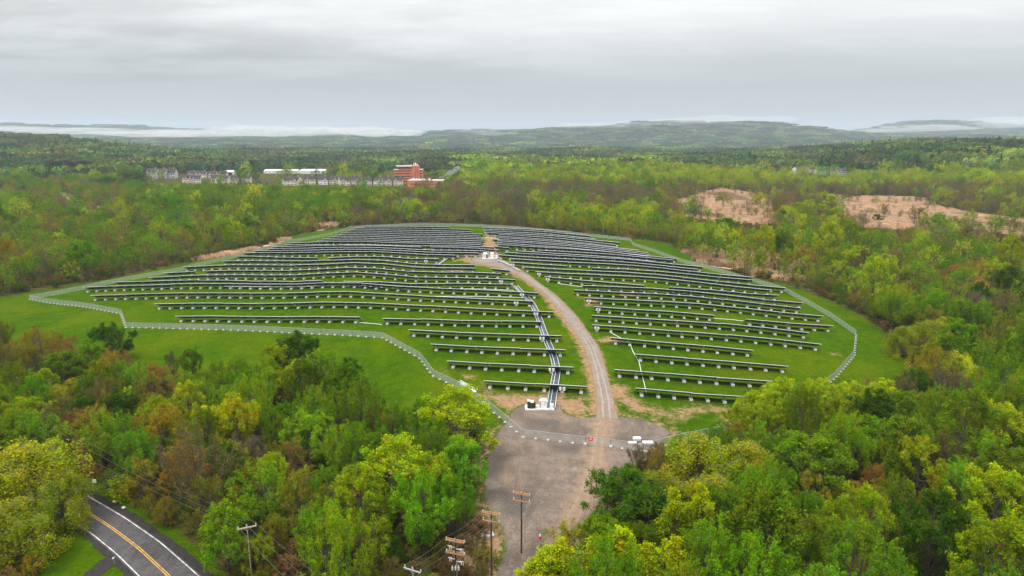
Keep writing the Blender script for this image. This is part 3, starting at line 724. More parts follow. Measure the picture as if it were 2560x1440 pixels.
def resample(P, step):
    P = np.asarray(P); D = np.concatenate([[0], np.cumsum(np.hypot(*np.diff(P, axis=0).T))]); n = max(2, int(D[-1] / step) + 1)
    t = np.linspace(0, D[-1], n); return np.stack([np.interp(t, D, P[:, 0]), np.interp(t, D, P[:, 1])], 1)
def cable_tray(pts, label, w=2.3, up=.55):
    P = resample(GP(pts, up), 1.5)
    for _ in range(3): P[1:-1] = (P[:-2] + 2 * P[1:-1] + P[2:]) / 4
    e = empty('cable_tray', (P[0][0], P[0][1], float(terr(*P[0])))); tag(e, label, 'cable tray')
    T = np.gradient(P, axis=0); T /= np.linalg.norm(T, axis=1)[:, None]; nv = np.stack([-T[:, 1], T[:, 0]], 1)
    zb = float(terr(*P[0]))
    def line(o, dz): Q = P + nv * o; z = terr(Q[:, 0], Q[:, 1]) + up + dz - zb; return [(Q[i, 0] - P[0, 0], Q[i, 1] - P[0, 1], z[i]) for i in range(len(Q))]
    for o in (-w / 2, .12 * w, w / 2):
        b = MB(); l = line(o, 0)
        for i in range(len(l) - 1): b.beam(l[i], l[i + 1], .13, h=.2)
        part(e, 'side_rail', b, M['alu'])
    b = MB(); a, c = line(-w / 2 + .08, -.06), line(w / 2 - .08, -.06)
    for i in range(len(a) - 1): b.add([a[i], c[i], c[i + 1], a[i + 1]], [(0, 1, 2, 3)])
    part(e, 'cable_bed', b, M['cables'])
    for i in range(0, len(P), 3):
        b = MB(); p, q = line(-w / 2, -.08)[i], line(w / 2, -.08)[i]
        b.beam(p, q, .1); b.beam(p, (p[0], p[1], p[2] - up - .1), .1); b.beam(q, (q[0], q[1], q[2] - up - .1), .1)
        part(e, 'tray_stand', b, M['galv'])
M['cables'] = simple('black_cable_bundles', (.03, .045, .05), .5, 0, .5, 6)
cable_tray([(1377, 1019), (1382, 985), (1387, 955), (1392, 925), (1384, 890), (1370, 858), (1358, 826), (1344, 786), (1330, 758), (1310, 737), (1288, 714)], 'long ladder cable tray running from the near slab under the left rows')
cable_tray([(1246, 651), (1258, 655), (1275, 663), (1298, 676)], 'short cable tray leaving the far slab toward the right rows', 1.0)
cable_tray([(1119, 645), (1098, 659), (1084, 668)], 'short cable tray near the dirt patch left of the track\'s end', 1.2)

def conduit(pts, label, r=.075, up=.3):
    P = resample(GP(pts, up), 2.0); z = terr(P[:, 0], P[:, 1]) + up; zb = float(terr(*P[0]))
    e = empty('conduit_pipe', (P[0][0], P[0][1], zb)); tag(e, label, 'conduit', 'white conduits lying in the solar field')
    b = MB(); b.tube([(P[i, 0] - P[0, 0], P[i, 1] - P[0, 1], z[i] - zb) for i in range(len(P))], r, k=6); part(e, 'pipe', b, M['white'])
    for i in range(1, len(P), 3):
        b = MB(); x, y = P[i] - P[0]; b.box(x - .15, x + .15, y - .1, y + .1, z[i] - zb - up - .1, z[i] - zb - r); part(e, 'pipe_block', b, M['concrete'])
conduit([(1526, 831), (1548, 843), (1574, 857), (1583, 880), (1598, 905), (1603, 930), (1611, 960), (1616, 985)], 'bent white conduit linking the nearest right-hand rows')
conduit([(898, 806), (954, 811)], 'short white conduit across the gap in the fifth left row')
conduit([(560, 716), (700, 716), (860, 714.5), (960, 716), (1010, 720), (1090, 723), (1200, 722), (1285, 726)], 'long white conduit below the ninth left row')
conduit([(995, 736), (1030, 739), (1090, 741), (1200, 741), (1320, 744)], 'long white conduit below the eighth left row')
conduit([(1786, 796), (1830, 799), (1872, 804)], 'white conduit across the gap in the seventh right row')
conduit([(1611, 723), (1650, 724), (1680, 726)], 'white conduit across the gap in the eleventh right row')
conduit([(1393, 708), (1425, 713), (1455, 717)], 'white conduit near the left end of the tenth right row')
conduit([(1203, 594), (1245, 596)], 'thin white conduit across the dirt strip at the field\'s top')

# ------------------------------------------------------------------ stacked material by the fence
def stacks():
    P = resample(GP([(1136, 953), (1189, 990)]), 1.0); a, b_ = P[0], P[-1]; d = (b_ - a) / np.hypot(*(b_ - a)); rz = math.atan2(d[1], d[0]); L = float(np.hypot(*(b_ - a)))
    z = float(terr(*((a + b_) / 2)))
    e = empty('rail_bundle', (a[0], a[1], z), rz); tag(e, 'bundle of long aluminium rails lying against the diagonal fence', 'rail bundle')
    for i in range(7):
        m = MB(); s = random.uniform(0, 1.2); m.box(s, L * .62 + s, .3 + .3 * i, .5 + .3 * i, .1 + .18 * (i % 2), .26 + .18 * (i % 2)); part(e, 'rail', m, M['alu'])
    c = a + d * L * .66
    e = empty('wrapped_crate', (c[0], c[1], z), rz); tag(e, 'long white wrapped crate beside the rail bundle at the diagonal fence', 'crate')
    m = MB(); m.chbox(0, L * .24, .1, 1.0, .12, .55, .06); part(e, 'wrapping', m, M['white']); m = MB(); m.box(0, L * .24, .2, .35, 0, .12); m.box(0, L * .24, .8, .92, 0, .12); part(e, 'skid', m, M['tan'])
    for nm, u, v, w, dd, h, lab, mt in (('pallet_stack', 1571, 1112, 2.0, 1.1, .55, 'pale pallet stack, leftmost of the white stacks right of the gate', 'whitebox'),
                                      ('pallet_stack', 1584, 1103, 1.9, 1.2, .75, 'white topped pallet stack, rearmost of the stacks right of the gate', 'white'),
                                      ('pallet_stack', 1607, 1113, 2.6, 1.4, .6, 'largest white pallet stack at the right end by the willow', 'white'),
                                      ('pallet_stack', 1593, 1118, 1.3, 1.0, .6, 'small tan pallet stack between the two white ones', 'tan')):
        p = G(u, v); e = empty(nm, (p[0], p[1], float(terr(*p))), rz=random.uniform(-.2, .1)); tag(e, lab, 'pallet stack', 'stacks right of the gate')
        m = MB()
        for i in range(3): m.box(0, w, i * dd / 2 - (.0 if i == 0 else .1), i * dd / 2 + .1, 0, .12)
        m.box(0, w, -.02, dd + .05, .12, .17); part(e, 'pallet', m, M['tan'])
        nl = 4
        for i in range(nl):
            m = MB(); z0 = .18 + i * (h - .2) / nl; j = random.uniform(-.12, .12); m.chbox(j, w + j, 0, dd, z0, z0 + (h - .2) / nl - .03, .02); part(e, 'stacked_sheet', m, M[mt] if i % 2 else M['greybox' if i == 0 else 'tan'])
stacks()

# ------------------------------------------------------------------ poles and wires
POLETOPS = {}
def pole(name, u, v, h, label, kind):
    p = G(u, v, h); z = float(terr(*p)); e = empty(name, (p[0], p[1], z)); tag(e, label, 'utility pole', 'utility poles'); return e, p, z
def timber_pole(u, v, h, label, arms, angle, wood, armwood, r=.17, extra=None):
    e, p, z = pole('utility_pole', u, v, h, label, arms)
    b = MB(); b.cone((0, 0), r, r * .72, -.6, h, k=10); part(e, 'pole', b, wood)
    c, s = math.cos(angle), math.sin(angle); tips = []
    for (za, half, double) in arms:
        m = MB()
        for o in ((-.24, .24) if double else (-.22,)):
            m.beam((-c * half - s * o, -s * half + c * o, za), (c * half - s * o, s * half + c * o, za), .16, h=.2)
        arm = part(e, 'crossarm', m, armwood)
        m = MB()
        for sg in (-1, 1): m.beam((sg * c * half * .55, sg * s * half * .55, za), (0, 0, za - .8), .06)
        part(e, 'arm_brace', m, M['galv'])
        for t in (-.93, -.05, .93):
            m = MB(); x, y = c * half * t, s * half * t
            for k_ in range(3): m.cone((x, y), .1 - .015 * k_, .08, za + .1 + .12 * k_, za + .19 + .12 * k_, k=8)
            put('insulator', m.mesh('insulator', M['porcelain']), arm)
            tips.append((p[0] + x, p[1] + y, z + za + .45))
    if extra: extra(e, c, s, h)
    return e, p, z, tips
AX = math.radians(-18)
def hardware(e, c, s, h):
    for sg, za in ((-1, h - 1.5), (1, h - 1.7), (-1, h - 3.6), (1, h - 3.9)):
        m = MB(); x, y = sg * c * 1.0, sg * s * 1.0
        m.cone((x, y), .1, .1, za - .4, za + .15, k=8); m.cone((x + .3, y - .1), .06, .045, za - .45, za + .3, k=6); m.beam((x, y, za), (0, 0, za + .1), .08); m.box(x - .3, x + .3, y - .05, y + .05, za + .16, za + .21)
        part(e, 'switch_unit', m, M['porcelain'])
    m = MB(); m.tube([(.2, -.2, h - 4), (.22, -.22, 2), (.22, -.22, 0)], .07); part(e, 'riser_conduit', m, M['galv'])
    for x in (-.5, 0, .5):
        m = MB(); m.cone((x, -.45), .13, .13, h - 5.2, h - 4.6, k=8); m.cone((x, -.45), .05, .05, h - 4.6, h - 4.3, k=6); part(e, 'cutout', m, M['porcelain'])
pA = timber_pole(1304, 1232, 12.2, 'dark pole with double orange crossarms standing furthest onto the gravel', [(12.0, 1.65, True), (10.6, 1.6, False)], AX, M['polewood'], M['newwood'])
pB = timber_pole(1228, 1281, 12.2, 'dark pole with double orange crossarms at the gravel\'s left edge, between two others', [(12.0, 1.65, True), (10.6, 1.55, False)], AX, M['polewood'], M['newwood'])
pC = timber_pole(1138, 1349, 12.2, 'dark pole crowded with switches and two double crossarms', [(12.0, 1.65, True), (9.8, 1.65, True)], AX, M['polewood'], M['newwood'], extra=hardware)
pD = timber_pole(1032, 1421, 12.0, 'grey topped pole only just showing at the bottom edge', [(11.8, 1.5, False)], math.radians(-25), M['oldwood'], M['galv'])
pE = timber_pole(617, 1312, 12.0, 'pale weathered pole with one crossarm among the trees by the road', [(11.6, 1.5, False)], math.radians(24), M['oldwood'], M['greywood'], .125)
def wire(a, b, sag, label, group):
    a = Vector(a); b = Vector(b); n = 22
    pts = [tuple((a.lerp(b, i / n) - Vector((0, 0, sag * 4 * (i / n) * (1 - i / n)))) - a) for i in range(n + 1)]
    m = MB(); m.tube(pts, .016, k=4)
    o = put('overhead_wire', m.mesh('overhead_wire', M['wire']), None, tuple(a)); tag(o, label, 'power line', group)
pos = ['left', 'middle', 'right']
for i in range(3):
    wire(pA[3][i], pB[3][i], .5, '%s wire between the pole on the gravel and the next dark pole' % pos[i], 'wires between the dark poles')
    wire(pB[3][i], pC[3][i], .6, '%s wire running up to the switch pole from the pole behind it' % pos[i], 'wires between the dark poles')
    wire(pC[3][i], pD[3][i], .5, '%s wire from the switch pole down to the grey topped pole' % pos[i], 'wires between the dark poles')
wire((pC[1][0], pC[1][1], pC[2] + 8.2), (pA[1][0] - .2, pA[1][1], pA[2] + 8.6), 2.6, 'slack lower cable sagging behind the second dark pole', 'wires between the dark poles')
lft = GP([(150, 1062), (130, 1068), (95, 1075)], 12); rgt = GP([(835, 1470), (800, 1470), (740, 1470)], 11)
for i in range(3):
    wire(pE[3][2 - i], (lft[i][0], lft[i][1], 12 + 0.0), 1.2, '%s roadside wire running left from the weathered pole' % ['upper', 'middle', 'lower'][i], 'roadside wires')
    wire(pE[3][2 - i], (rgt[i][0], rgt[i][1], 11), .4, '%s roadside wire running right from the weathered pole' % ['upper', 'middle', 'lower'][i], 'roadside wires')

def small_things():
    p = G(1350, 1349); e = empty('traffic_cone', (p[0], p[1], float(terr(*p)))); tag(e, 'red traffic cone with white top on the gravel', 'traffic cone')
    b = MB(); b.chbox(-.32, .32, -.32, .32, .05, .14, .03); b.cone((0, 0), .27, .17, .14, .75); part(e, 'cone_body', b, M['orange'])
    b = MB(); b.cone((0, 0), .17, .1, .75, 1.15); part(e, 'reflective_collar', b, M['white'])
    p = G(237, 1214); e = empty('roadside_sign', (p[0], p[1], float(terr(*p)))); tag(e, 'small white roadside panel on a post beyond the road', 'sign')
    b = MB(); b.box(-.45, .45, -.03, .03, .7, 1.5); part(e, 'sign_board', b, M['white']); b = MB(); b.box(-.05, .05, .03, .1, -.2, 1.4); part(e, 'post', b, M['galv'])
    for u, v, lab in ((286, 1255, 'pale stone on the verge, nearer the roadside panel'), (309, 1270, 'pale stone on the verge, further along the road')):
        p = G(u, v); g = np.random.default_rng(u); m = bpy.data.meshes.new('stone')
        import bmesh
        bm = bmesh.new(); bmesh.ops.create_icosphere(bm, subdivisions=2, radius=.4)
        for q in bm.verts: q.co *= g.uniform(.8, 1.15); q.co.z *= .6
        bm.to_mesh(m); bm.free(); m.materials.append(M['rock']); o = put('stone', m, None, (p[0], p[1], float(terr(*p)) + .12)); tag(o, lab, 'stone')
    import bmesh
    k = 0
    for u, v, s, lab in ((1222, 1335, 1.0, 'white rubble heap under the trees left of the gravel'), (1160, 1425, .8, 'tan debris heap at the foot of the switch pole')):
        p = G(u, v); g = np.random.default_rng(u); z = float(terr(*p)); e = empty('rubble_heap', (p[0], p[1], z)); tag(e, lab, 'rubble')
        for i in range(10):
            bm = bmesh.new(); bmesh.ops.create_icosphere(bm, subdivisions=1, radius=.45 * s * g.uniform(.5, 1.2))
            for q in bm.verts: q.co *= g.uniform(.7, 1.2)
            m = bpy.data.meshes.new('chunk'); bm.to_mesh(m); bm.free(); m.materials.append(M['rock'] if s == 1 else M['tan'])
            put('chunk', m, e, (g.normal(0, 1.1 * s), g.normal(0, .8 * s), .1 + abs(g.normal(0, .18))))
    p = G(286, 1410); e = empty('mailbox', (p[0], p[1], float(terr(*p)))); tag(e, 'small grey mailbox on a post beside the driveway', 'mailbox')
    b = MB(); b.box(-.05, .05, -.05, .05, -.2, 1.05); part(e, 'post', b, M['oldwood'])
    b = MB(); b.chbox(-.15, .15, -.3, .3, 1.05, 1.4, .1); part(e, 'box', b, M['galv'])
    for u, v, lab in ((1557, 889, 'small black marker stake right of the track below the fourth right row'), (1362, 766, 'small black marker stake left of the track'),
                      (1917, 889, 'small black marker stake right of the third right row'), (1148, 984, 'black marker stake outside the diagonal fence')):
        p = G(u, v); e = empty('marker_stake', (p[0], p[1], float(terr(*p)))); tag(e, lab, 'marker stake', 'black marker stakes')
        b = MB(); b.cone((0, 0), .08, .07, -.2, .95, k=8); part(e, 'stake', b, M['black']); b = MB(); b.cone((0, 0), .12, .1, .95, 1.15, k=8); part(e, 'cap', b, M['black'])
    p = G(226, 521); e = empty('box_truck', (p[0], p[1], float(terr(*p))), math.radians(-12)); tag(e, 'white box truck parked on the gravel lane in the left wood', 'truck')
    b = MB(); b.chbox(-4, 2.6, -1.2, 1.2, .9, 3.5, .08); part(e, 'cargo_box', b, M['white'])
    b = MB(); b.chbox(2.7, 4.6, -1.1, 1.1, .6, 2.6, .25); part(e, 'cab', b, M['white']); b = MB(); b.box(3.6, 4.4, -1.13, 1.13, 1.7, 2.3); part(e, 'window', b, M['glassd'])
    for x in (-2.8, 3.4):
        for y in (-1.0, 1.0):
            b = MB(); b.beam((x, y - .15, .45), (x, y + .15, .45), .9, k=12); part(e, 'wheel', b, M['black'])
    p = G(377, 528); e = empty('floodlight_pole', (p[0], p[1], float(terr(*p)))); tag(e, 'brown floodlight pole with two white lamps above the left wood', 'floodlight')
    b = MB(); b.cone((0, 0), .3, .2, 0, 16, k=8); part(e, 'pole', b, M['tan']); b = MB(); b.beam((-.3, 0, 15.8), (4.2, 0, 15.8), .25); part(e, 'arm', b, M['tan'])
    for x in (1.8, 4.0): b = MB(); b.box(x - .5, x + .5, -.5, .5, 14.9, 15.6); part(e, 'lamp_head', b, M['white'])
small_things()

# ------------------------------------------------------------------ buildings
def gable(b, x0, x1, y0, y1, ze, zr, along='x', m=1, ov=.4):
    """two sloping roof slabs"""
    if along == 'x':
        ym = (y0 + y1) / 2; s = (zr - ze) / (ym - y0)
        for ya, yb, za, zb in ((y0 - ov, ym, ze - ov * s, zr), (ym, y1 + ov, zr, ze - ov * s)):
            b.prism([(ya, za), (yb, zb), (yb, zb + .3), (ya, za + .3)], x0 - ov, x1 + ov, m)
    else:
        xm = (x0 + x1) / 2; s = (zr - ze) / (xm - x0)
        for xa, xb, za, zb in ((x0 - ov, xm, ze - ov * s, zr), (xm, x1 + ov, zr, ze - ov * s)):
            vs = [(xa, y, za) for y in (y0 - ov, y1 + ov)] + [(xb, y, zb) for y in (y0 - ov, y1 + ov)]
            vs += [(p[0], p[1], p[2] + .3) for p in vs]
            b.add(vs, [(0, 1, 3, 2), (4, 6, 7, 5), (0, 4, 5, 1), (2, 3, 7, 6), (0, 2, 6, 4), (1, 5, 7, 3)], m)
def townhouse_parts(wall, seed):
    g = random.Random(seed); W, D, E, R = 15.0, 13.0, 7.6, 12.2
    w = MB(); w.prism([(0, -2), (0, E), (D / 2, R), (D, E), (D, -2)], 0, W)
    gw = 6.2; gx = 1.2 if seed % 2 else W - gw - 1.2
    w.add([(gx, -1.6, -2), (gx + gw, -1.6, -2), (gx + gw, -1.6, 6.6), (gx + gw / 2, -1.6, 10.6), (gx, -1.6, 6.6), (gx, 3, -2), (gx + gw, 3, -2), (gx + gw, 3, 6.6), (gx + gw / 2, 3, 10.6), (gx, 3, 6.6)],
          [(0, 1, 2, 3, 4), (0, 5, 6, 1), (1, 6, 7, 2), (5, 0, 4, 9), (2, 7, 8, 3), (3, 8, 9, 4)])
    r = MB(); gable(r, 0, W, 0, D, E, R, 'x', 0); gable(r, gx, gx + gw, -1.6, 5.2, 6.6, 10.6, 'y', 0)
    wins = []
    for x, z, ww, hh in ((gx + 1, 4.2, 1.5, 1.9), (gx + 3.6, 4.2, 1.5, 1.9), (gx + 1, .8, 1.5, 1.9), (gx + 3.6, .8, 1.5, 1.9), (gx + 2.4, 7.4, 1.3, 1.2)):
        wins.append((x, -1.66, z, ww, hh))
    ox = W - 5.4 if seed % 2 else 1.0
    for x, z in ((ox + .4, 4.4), (ox + 2.8, 4.4), (ox + 2.6, .8)): wins.append((x, -.06, z, 1.5, 1.9))
    ch = MB(); ch.box(W * .7, W * .7 + 1.1, D * .55, D * .55 + 1.1, R - 1.6, R + 1.2)
    po = MB(); po.box(ox, ox + 4.2, -2.2, -.02, 2.9, 3.15); po.box(ox + .1, ox + .3, -2.1, -1.9, -2, 2.9); po.box(ox + 3.9, ox + 4.1, -2.1, -1.9, -2, 2.9)
    return w.mesh('wall', M[wall]), r.mesh('roof', M['roofd']), wins, ch.mesh('chimney', M['siding']), po.mesh('porch', M['sidingW'])
_wm = MB(); _wm.box(0, 1, -.02, .04, 0, 1, 0); ME_PANE = _wm.mesh('window', [M['glassd']])
def townhouse(u, v, label, proto, s=1.0, rz=0.0, cat='townhouse', grp='row of tan townhouses beyond the wood'):
    p = G(u, v); e = empty('townhouse', (p[0] - 7.5 * s, p[1], float(terr(*p))), rz); e.scale = (s, s, s * 1.12)
    tag(e, label, cat, grp)
    w, r, wins, ch, po = proto
    put('wall', w, e); ro = put('roof', r, e); put('chimney', ch, ro); put('porch', po, e)
    for x, y, z, ww, hh in wins:
        o = put('window', ME_PANE, e, (x, y, z)); o.scale = (ww, 1, hh)
    return e
PROT = [townhouse_parts('siding', 0), townhouse_parts('siding', 1), townhouse_parts('sidingW', 2), townhouse_parts('sidingG', 3)]
frontx = [465, 487, 539, 560, 581, 616, 715, 740, 771, 804, 838, 860, 891, 919, 943, 968, 991]
for i, x in enumerate(frontx):
    townhouse(x + random.uniform(-4, 4), (459 if x < 640 else 464) + random.uniform(-2.2, 1.2), 'tan gabled townhouse with dark roof, %s from the left in its row' % ordn(i + 1), PROT[(0, 1, 0, 1, 2)[i % 5] if x > 700 else (i % 2)], (1.02 if x > 700 else .92) * random.uniform(.88, 1.12), random.uniform(-.45, .35))
for i, (x, v) in enumerate(((378, 446), (400, 446), (424, 446))):
    townhouse(x, v, '%s pale grey house with grey gables at the left end' % ['outermost', 'middle', 'innermost'][i], PROT[3], 1.25, .1 * i - .1, 'house', 'pale grey houses left of the townhouses')
for i, x in enumerate((478, 505, 530, 556)):
    townhouse(x, 446, 'dark roofed house in the back row behind the townhouses, %s from the left' % ordn(i + 1), PROT[1], 1.0, .15, 'house', 'back row of dark roofed houses')
for i, (x, v) in enumerate(((2002, 434), (2022, 432), (2052, 437), (2066, 436), (2085, 437), (2105, 439))):
    townhouse(x, v, 'pale house in the far right wood, %s from the left of its cluster' % ordn(i + 1), PROT[(2, 3, 2, 0, 0, 3)[i]], .95, random.uniform(-.6, .6), 'house', 'houses in the far right wood')
for i, (x, v, lab) in enumerate(((2428, 428, 'lone white house near the right edge in the far wood'), (660, 393, 'pale house on the far left slope above the white sheds'), (594, 402, 'white house on the far slope left of the pale one'),
                                 (1042, 372, 'white house high on the far wooded plain, left one of three'), (1102, 372, 'white house high on the far wooded plain, middle one of three'), (1132, 373, 'white house high on the far wooded plain, right one of three'),
                                 (1562, 373, 'lone pale house on the far wooded plain right of centre'), (1962, 342, 'pale house on the far right ridge'))):
    townhouse(x, v, lab, PROT[2], 1.25 if v < 400 else 1.1, random.uniform(-.5, .5), 'house', 'scattered far houses')

def shed(u0, u1, v, dep, h, label, roof='white', wall='sidingW'):
    A, B = G(u0, v), G(u1, v); L = B[0] - A[0]; y = (A[1] + B[1]) / 2; z = float(terr((A[0] + B[0]) / 2, y))
    e = empty('long_shed', (A[0], y, z)); tag(e, label, 'shed', 'long pale sheds beyond the houses')
    b = MB(); b.prism([(0, -3), (0, h), (dep / 2, h + 2.4), (dep, h), (dep, -3)], 0, L); part(e, 'wall', b, M[wall])
    b = MB(); gable(b, 0, L, 0, dep, h, h + 2.5, 'x', 0); part(e, 'roof', b, M[roof])
    for i in range(8):
        b = MB(); x = L * (i + .5) / 8; b.box(x - 2, x + 2, -.08, .02, 0, h * .7); part(e, 'door', b, M['greybox'])
shed(655, 745, 434, 34, 6, 'long white roofed shed behind the townhouses, left part')
shed(748, 812, 435, 40, 7, 'long white roofed shed behind the townhouses, right part')
shed(560, 585, 437, 20, 6, 'short white shed left of the long white sheds')
shed(925, 965, 415, 26, 7, 'tan shed left of the brick building, far behind', 'siding', 'siding')
shed(1110, 1160, 417, 24, 5, 'low tan shed right of the brick building, far behind', 'tan', 'siding')

def brick_building():
    A, B = G(979, 462), G(1050, 462); k = (B[0] - A[0]) / 50.0; y = A[1] + 25; z = float(terr(A[0], y))
    e = empty('brick_building', (A[0], y, z), .12); tag(e, 'orange brick office building with stepped storeys beyond the townhouses', 'office building')
    fl = 4.6
    for i in range(5):
        b = MB(); b.box(0, 52 * k, 0, 30, i * fl - (3 if i == 0 else 0), i * fl + fl * .62); part(e, 'brick_storey', b, M['brick'])
        b = MB(); b.box(.6, 51.4 * k, .7, 29.4, i * fl + fl * .62, i * fl + fl); w = part(e, 'window_band', b, M['glassd'])
        b = MB()
        for x in (0, 30 * k, 33 * k, 38 * k, 43 * k, 50 * k): b.box(x, x + 1.6 * k, -.05, 1.5, i * fl + fl * .62, i * fl + fl)
        part(e, 'brick_pier', b, M['brick'])
    t = 5 * fl
    b = MB(); b.box(-.4, 52.4 * k, -.4, 30.4, t, t + 1.2); part(e, 'parapet', b, M['brick'])
    b = MB(); b.box(.6, 51 * k, .6, 29, t + .9, t + 1.25); part(e, 'roof', b, M['roofg'])
    b = MB(); b.box(9 * k, 33 * k, 3, 20, t + 1.2, t + 6.4); part(e, 'penthouse', b, M['redpanel'])
    b = MB(); b.box(4 * k, 34 * k, 1.6, 21, t + 6.4, t + 7.8); part(e, 'penthouse_roof', b, M['siding'])
    b = MB(); b.box(32.5 * k, 46 * k, -1.2, 16, -2, t + 8); part(e, 'stair_tower', b, M['brick'])
    b = MB(); b.box(38.4 * k, 39.2 * k, -1.35, -1.2, 2, t + 7); b.box(41.5 * k, 42 * k, -1.35, -1.2, 2, t + 7); part(e, 'tower_recess', b, M['redpanel'])
    for i, (x, yy, h) in enumerate(((35, 3, 4.5), (38, 6, 5.2), (41, 4, 3.0), (30, 9, 2.2), (24, 8, 1.5), (18, 9, 1.6))):
        b = MB(); b.box(x * k, (x + 1.8) * k, yy, yy + 2.6, t + 7.8, t + 7.8 + h); part(e, 'rooftop_unit', b, M['whitebox'] if i < 3 else M['greybox'])
    A, B = G(1020, 468), G(1110, 468); L = B[0] - A[0]; y = A[1] - 5; z = float(terr(A[0], y))
    e = empty('brick_annex', (A[0], y, z), -.06); tag(e, 'low orange brick annex with a row of square windows in front of the offices', 'annex building')
    b = MB(); b.box(0, L, 0, 26, -3, 10.5); part(e, 'wall', b, M['brick'])
    b = MB(); b.box(-.3, L + .3, -.3, 26.3, 10.5, 11.3); part(e, 'roof', b, M['roofg'])
    for i in range(11):
        b = MB(); x = L * (.1 + .065 * i); b.box(x, x + 1.9, -.12, .1, 4.0, 6.2); part(e, 'window', b, M['glassd'])
    for i in range(9):
        b = MB(); x = L * (.02 + .07 * i); b.box(x, x + 1.6 + (i % 3), 12 + (i % 4) * 3, 15 + (i % 4) * 3, 11.3, 12.6 + (i % 2)); part(e, 'rooftop_unit', b, M['whitebox'] if i % 3 else M['roofg'])
    b = MB(); b.cone((L + 2.5, 6), 2.0, 2.0, -2, 8.5, k=12); part(e, 'storage_tank', b, M['white'])
    return A[0] + L * .82, y + 12, z + 12
STEAM = brick_building()
# ------------------------------------------------------------------ trees
def unit(v): return v / (np.linalg.norm(v, axis=-1, keepdims=True) + 1e-9)
def prisms(P, Q, r0, r1, k):
    d = unit(Q - P); a = np.cross(d, np.array([0, 0, 1.0])); bad = np.linalg.norm(a, axis=1) < .05; a[bad] = (1, 0, 0); a = unit(a); b = np.cross(a, d)
    t = np.arange(k) * math.tau / k
    ring = a[:, None, :] * np.cos(t)[None, :, None] + b[:, None, :] * np.sin(t)[None, :, None]
    V = np.concatenate([P[:, None] + ring * r0[:, None, None], Q[:, None] + ring * r1[:, None, None]], 1)
    n = len(P); i = np.arange(k); f = np.stack([i, (i + 1) % k, k + (i + 1) % k, k + i], 1)
    return V.reshape(-1, 3), (f[None] + (np.arange(n) * 2 * k)[:, None, None]).reshape(-1, 4)
KIND = {  # cb crown base, env outline, el limb elevation, n = plumes, twigs per plume, leaves per twig, ls leaf size, rp/lp plume radius and length, up plume lift
    'green':  dict(cb=.14, env='round', el=(25, 65), n=(64, 17, 11), ls=.33, rp=1.0, lp=2.4, up=1.0, dr=.0),
    'dark':   dict(cb=.10, env='round', el=(25, 70), n=(80, 16, 11), ls=.34, rp=1.0, lp=2.2, up=1.1, dr=.0),
    'lime':   dict(cb=.16, env='loose', el=(10, 60), n=(58, 17, 11), ls=.32, rp=.95, lp=2.1, up=.8, dr=.0),
    'vase':   dict(cb=.18, env='vase', el=(50, 80), n=(66, 14, 11), ls=.30, rp=.7, lp=3.2, up=2.2, dr=.0),
    'willow': dict(cb=.06, env='dome', el=(25, 65), n=(80, 16, 12), ls=.34, rp=1.1, lp=1.5, up=.5, dr=1.0),
    'bare':   dict(cb=.2, env='vase', el=(40, 78), n=(46, 15, 4), ls=.2, rp=.85, lp=3.2, up=1.6, dr=.0),
    'rust':   dict(cb=.16, env='round', el=(35, 75), n=(56, 14, 8), ls=.25, rp=.9, lp=2.3, up=1.2, dr=.0),
    'olive':  dict(cb=.06, env='round', el=(25, 72), n=(62, 15, 8), ls=.26, rp=.9, lp=2.2, up=1.1, dr=.0),
    'aspen':  dict(cb=.08, env='column', el=(45, 78), n=(34, 16, 12), ls=.28, rp=.62, lp=2.4, up=1.8, dr=.0),
    'spruce': dict(cb=.06, env='cone', el=(-15, 10), n=(90, 8, 8), ls=.34, rp=.5, lp=.9, up=-.1, dr=.1),
}
TINT = {'green': (.12, .215, .004), 'dark': (.055, .12, .005), 'lime': (.26, .34, .004), 'vase': (.15, .265, .005), 'willow': (.34, .385, .004), 'bare': (.18, .15, .07),
        'rust': (.27, .155, .03), 'olive': (.215, .205, .008), 'aspen': (.31, .37, .004), 'spruce': (.022, .06, .026)}
def env_r(kind, t, ph, g):
    if kind == 'round': r = np.sin(np.pi * (.14 + .80 * t)) ** .7
    elif kind == 'loose': r = np.sin(np.pi * (.2 + .74 * t)) ** .6
    elif kind == 'vase': r = np.where(t < .7, .3 + .75 * (t / .7) ** .8, 1.05 - .75 * ((t - .7) / .3) ** 1.6)
    elif kind == 'dome': r = np.sqrt(np.clip(1 - (t * .98) ** 2.2, 0, 1))
    elif kind == 'column': r = .30 * np.sin(np.pi * (.18 + .8 * t)) ** .6
    else: r = .42 * (1 - t) + .015
    a, b, c = g.uniform(0, 6.3, 3)
    return r * (1 + .16 * np.sin(2 * ph + a + 3 * t) + .13 * np.sin(3 * ph + b) + .09 * np.sin(5 * ph + c + 5 * t))
def leaves(C, g, s, flat=.5, el=.62):
    n = len(C); nn = unit(g.normal(0, 1, (n, 3)) + np.array([0, 0, flat])); a = unit(np.cross(nn, unit(g.normal(0, 1, (n, 3))))); b = np.cross(nn, a)
    sa = (s * g.uniform(.6, 1.35, n))[:, None] * .5; sb = sa * el
    V = np.stack([C - a * sa, C - b * sb, C + a * sa, C + b * sb], 1)
    return V.reshape(-1, 3), np.arange(n * 4).reshape(-1, 4)
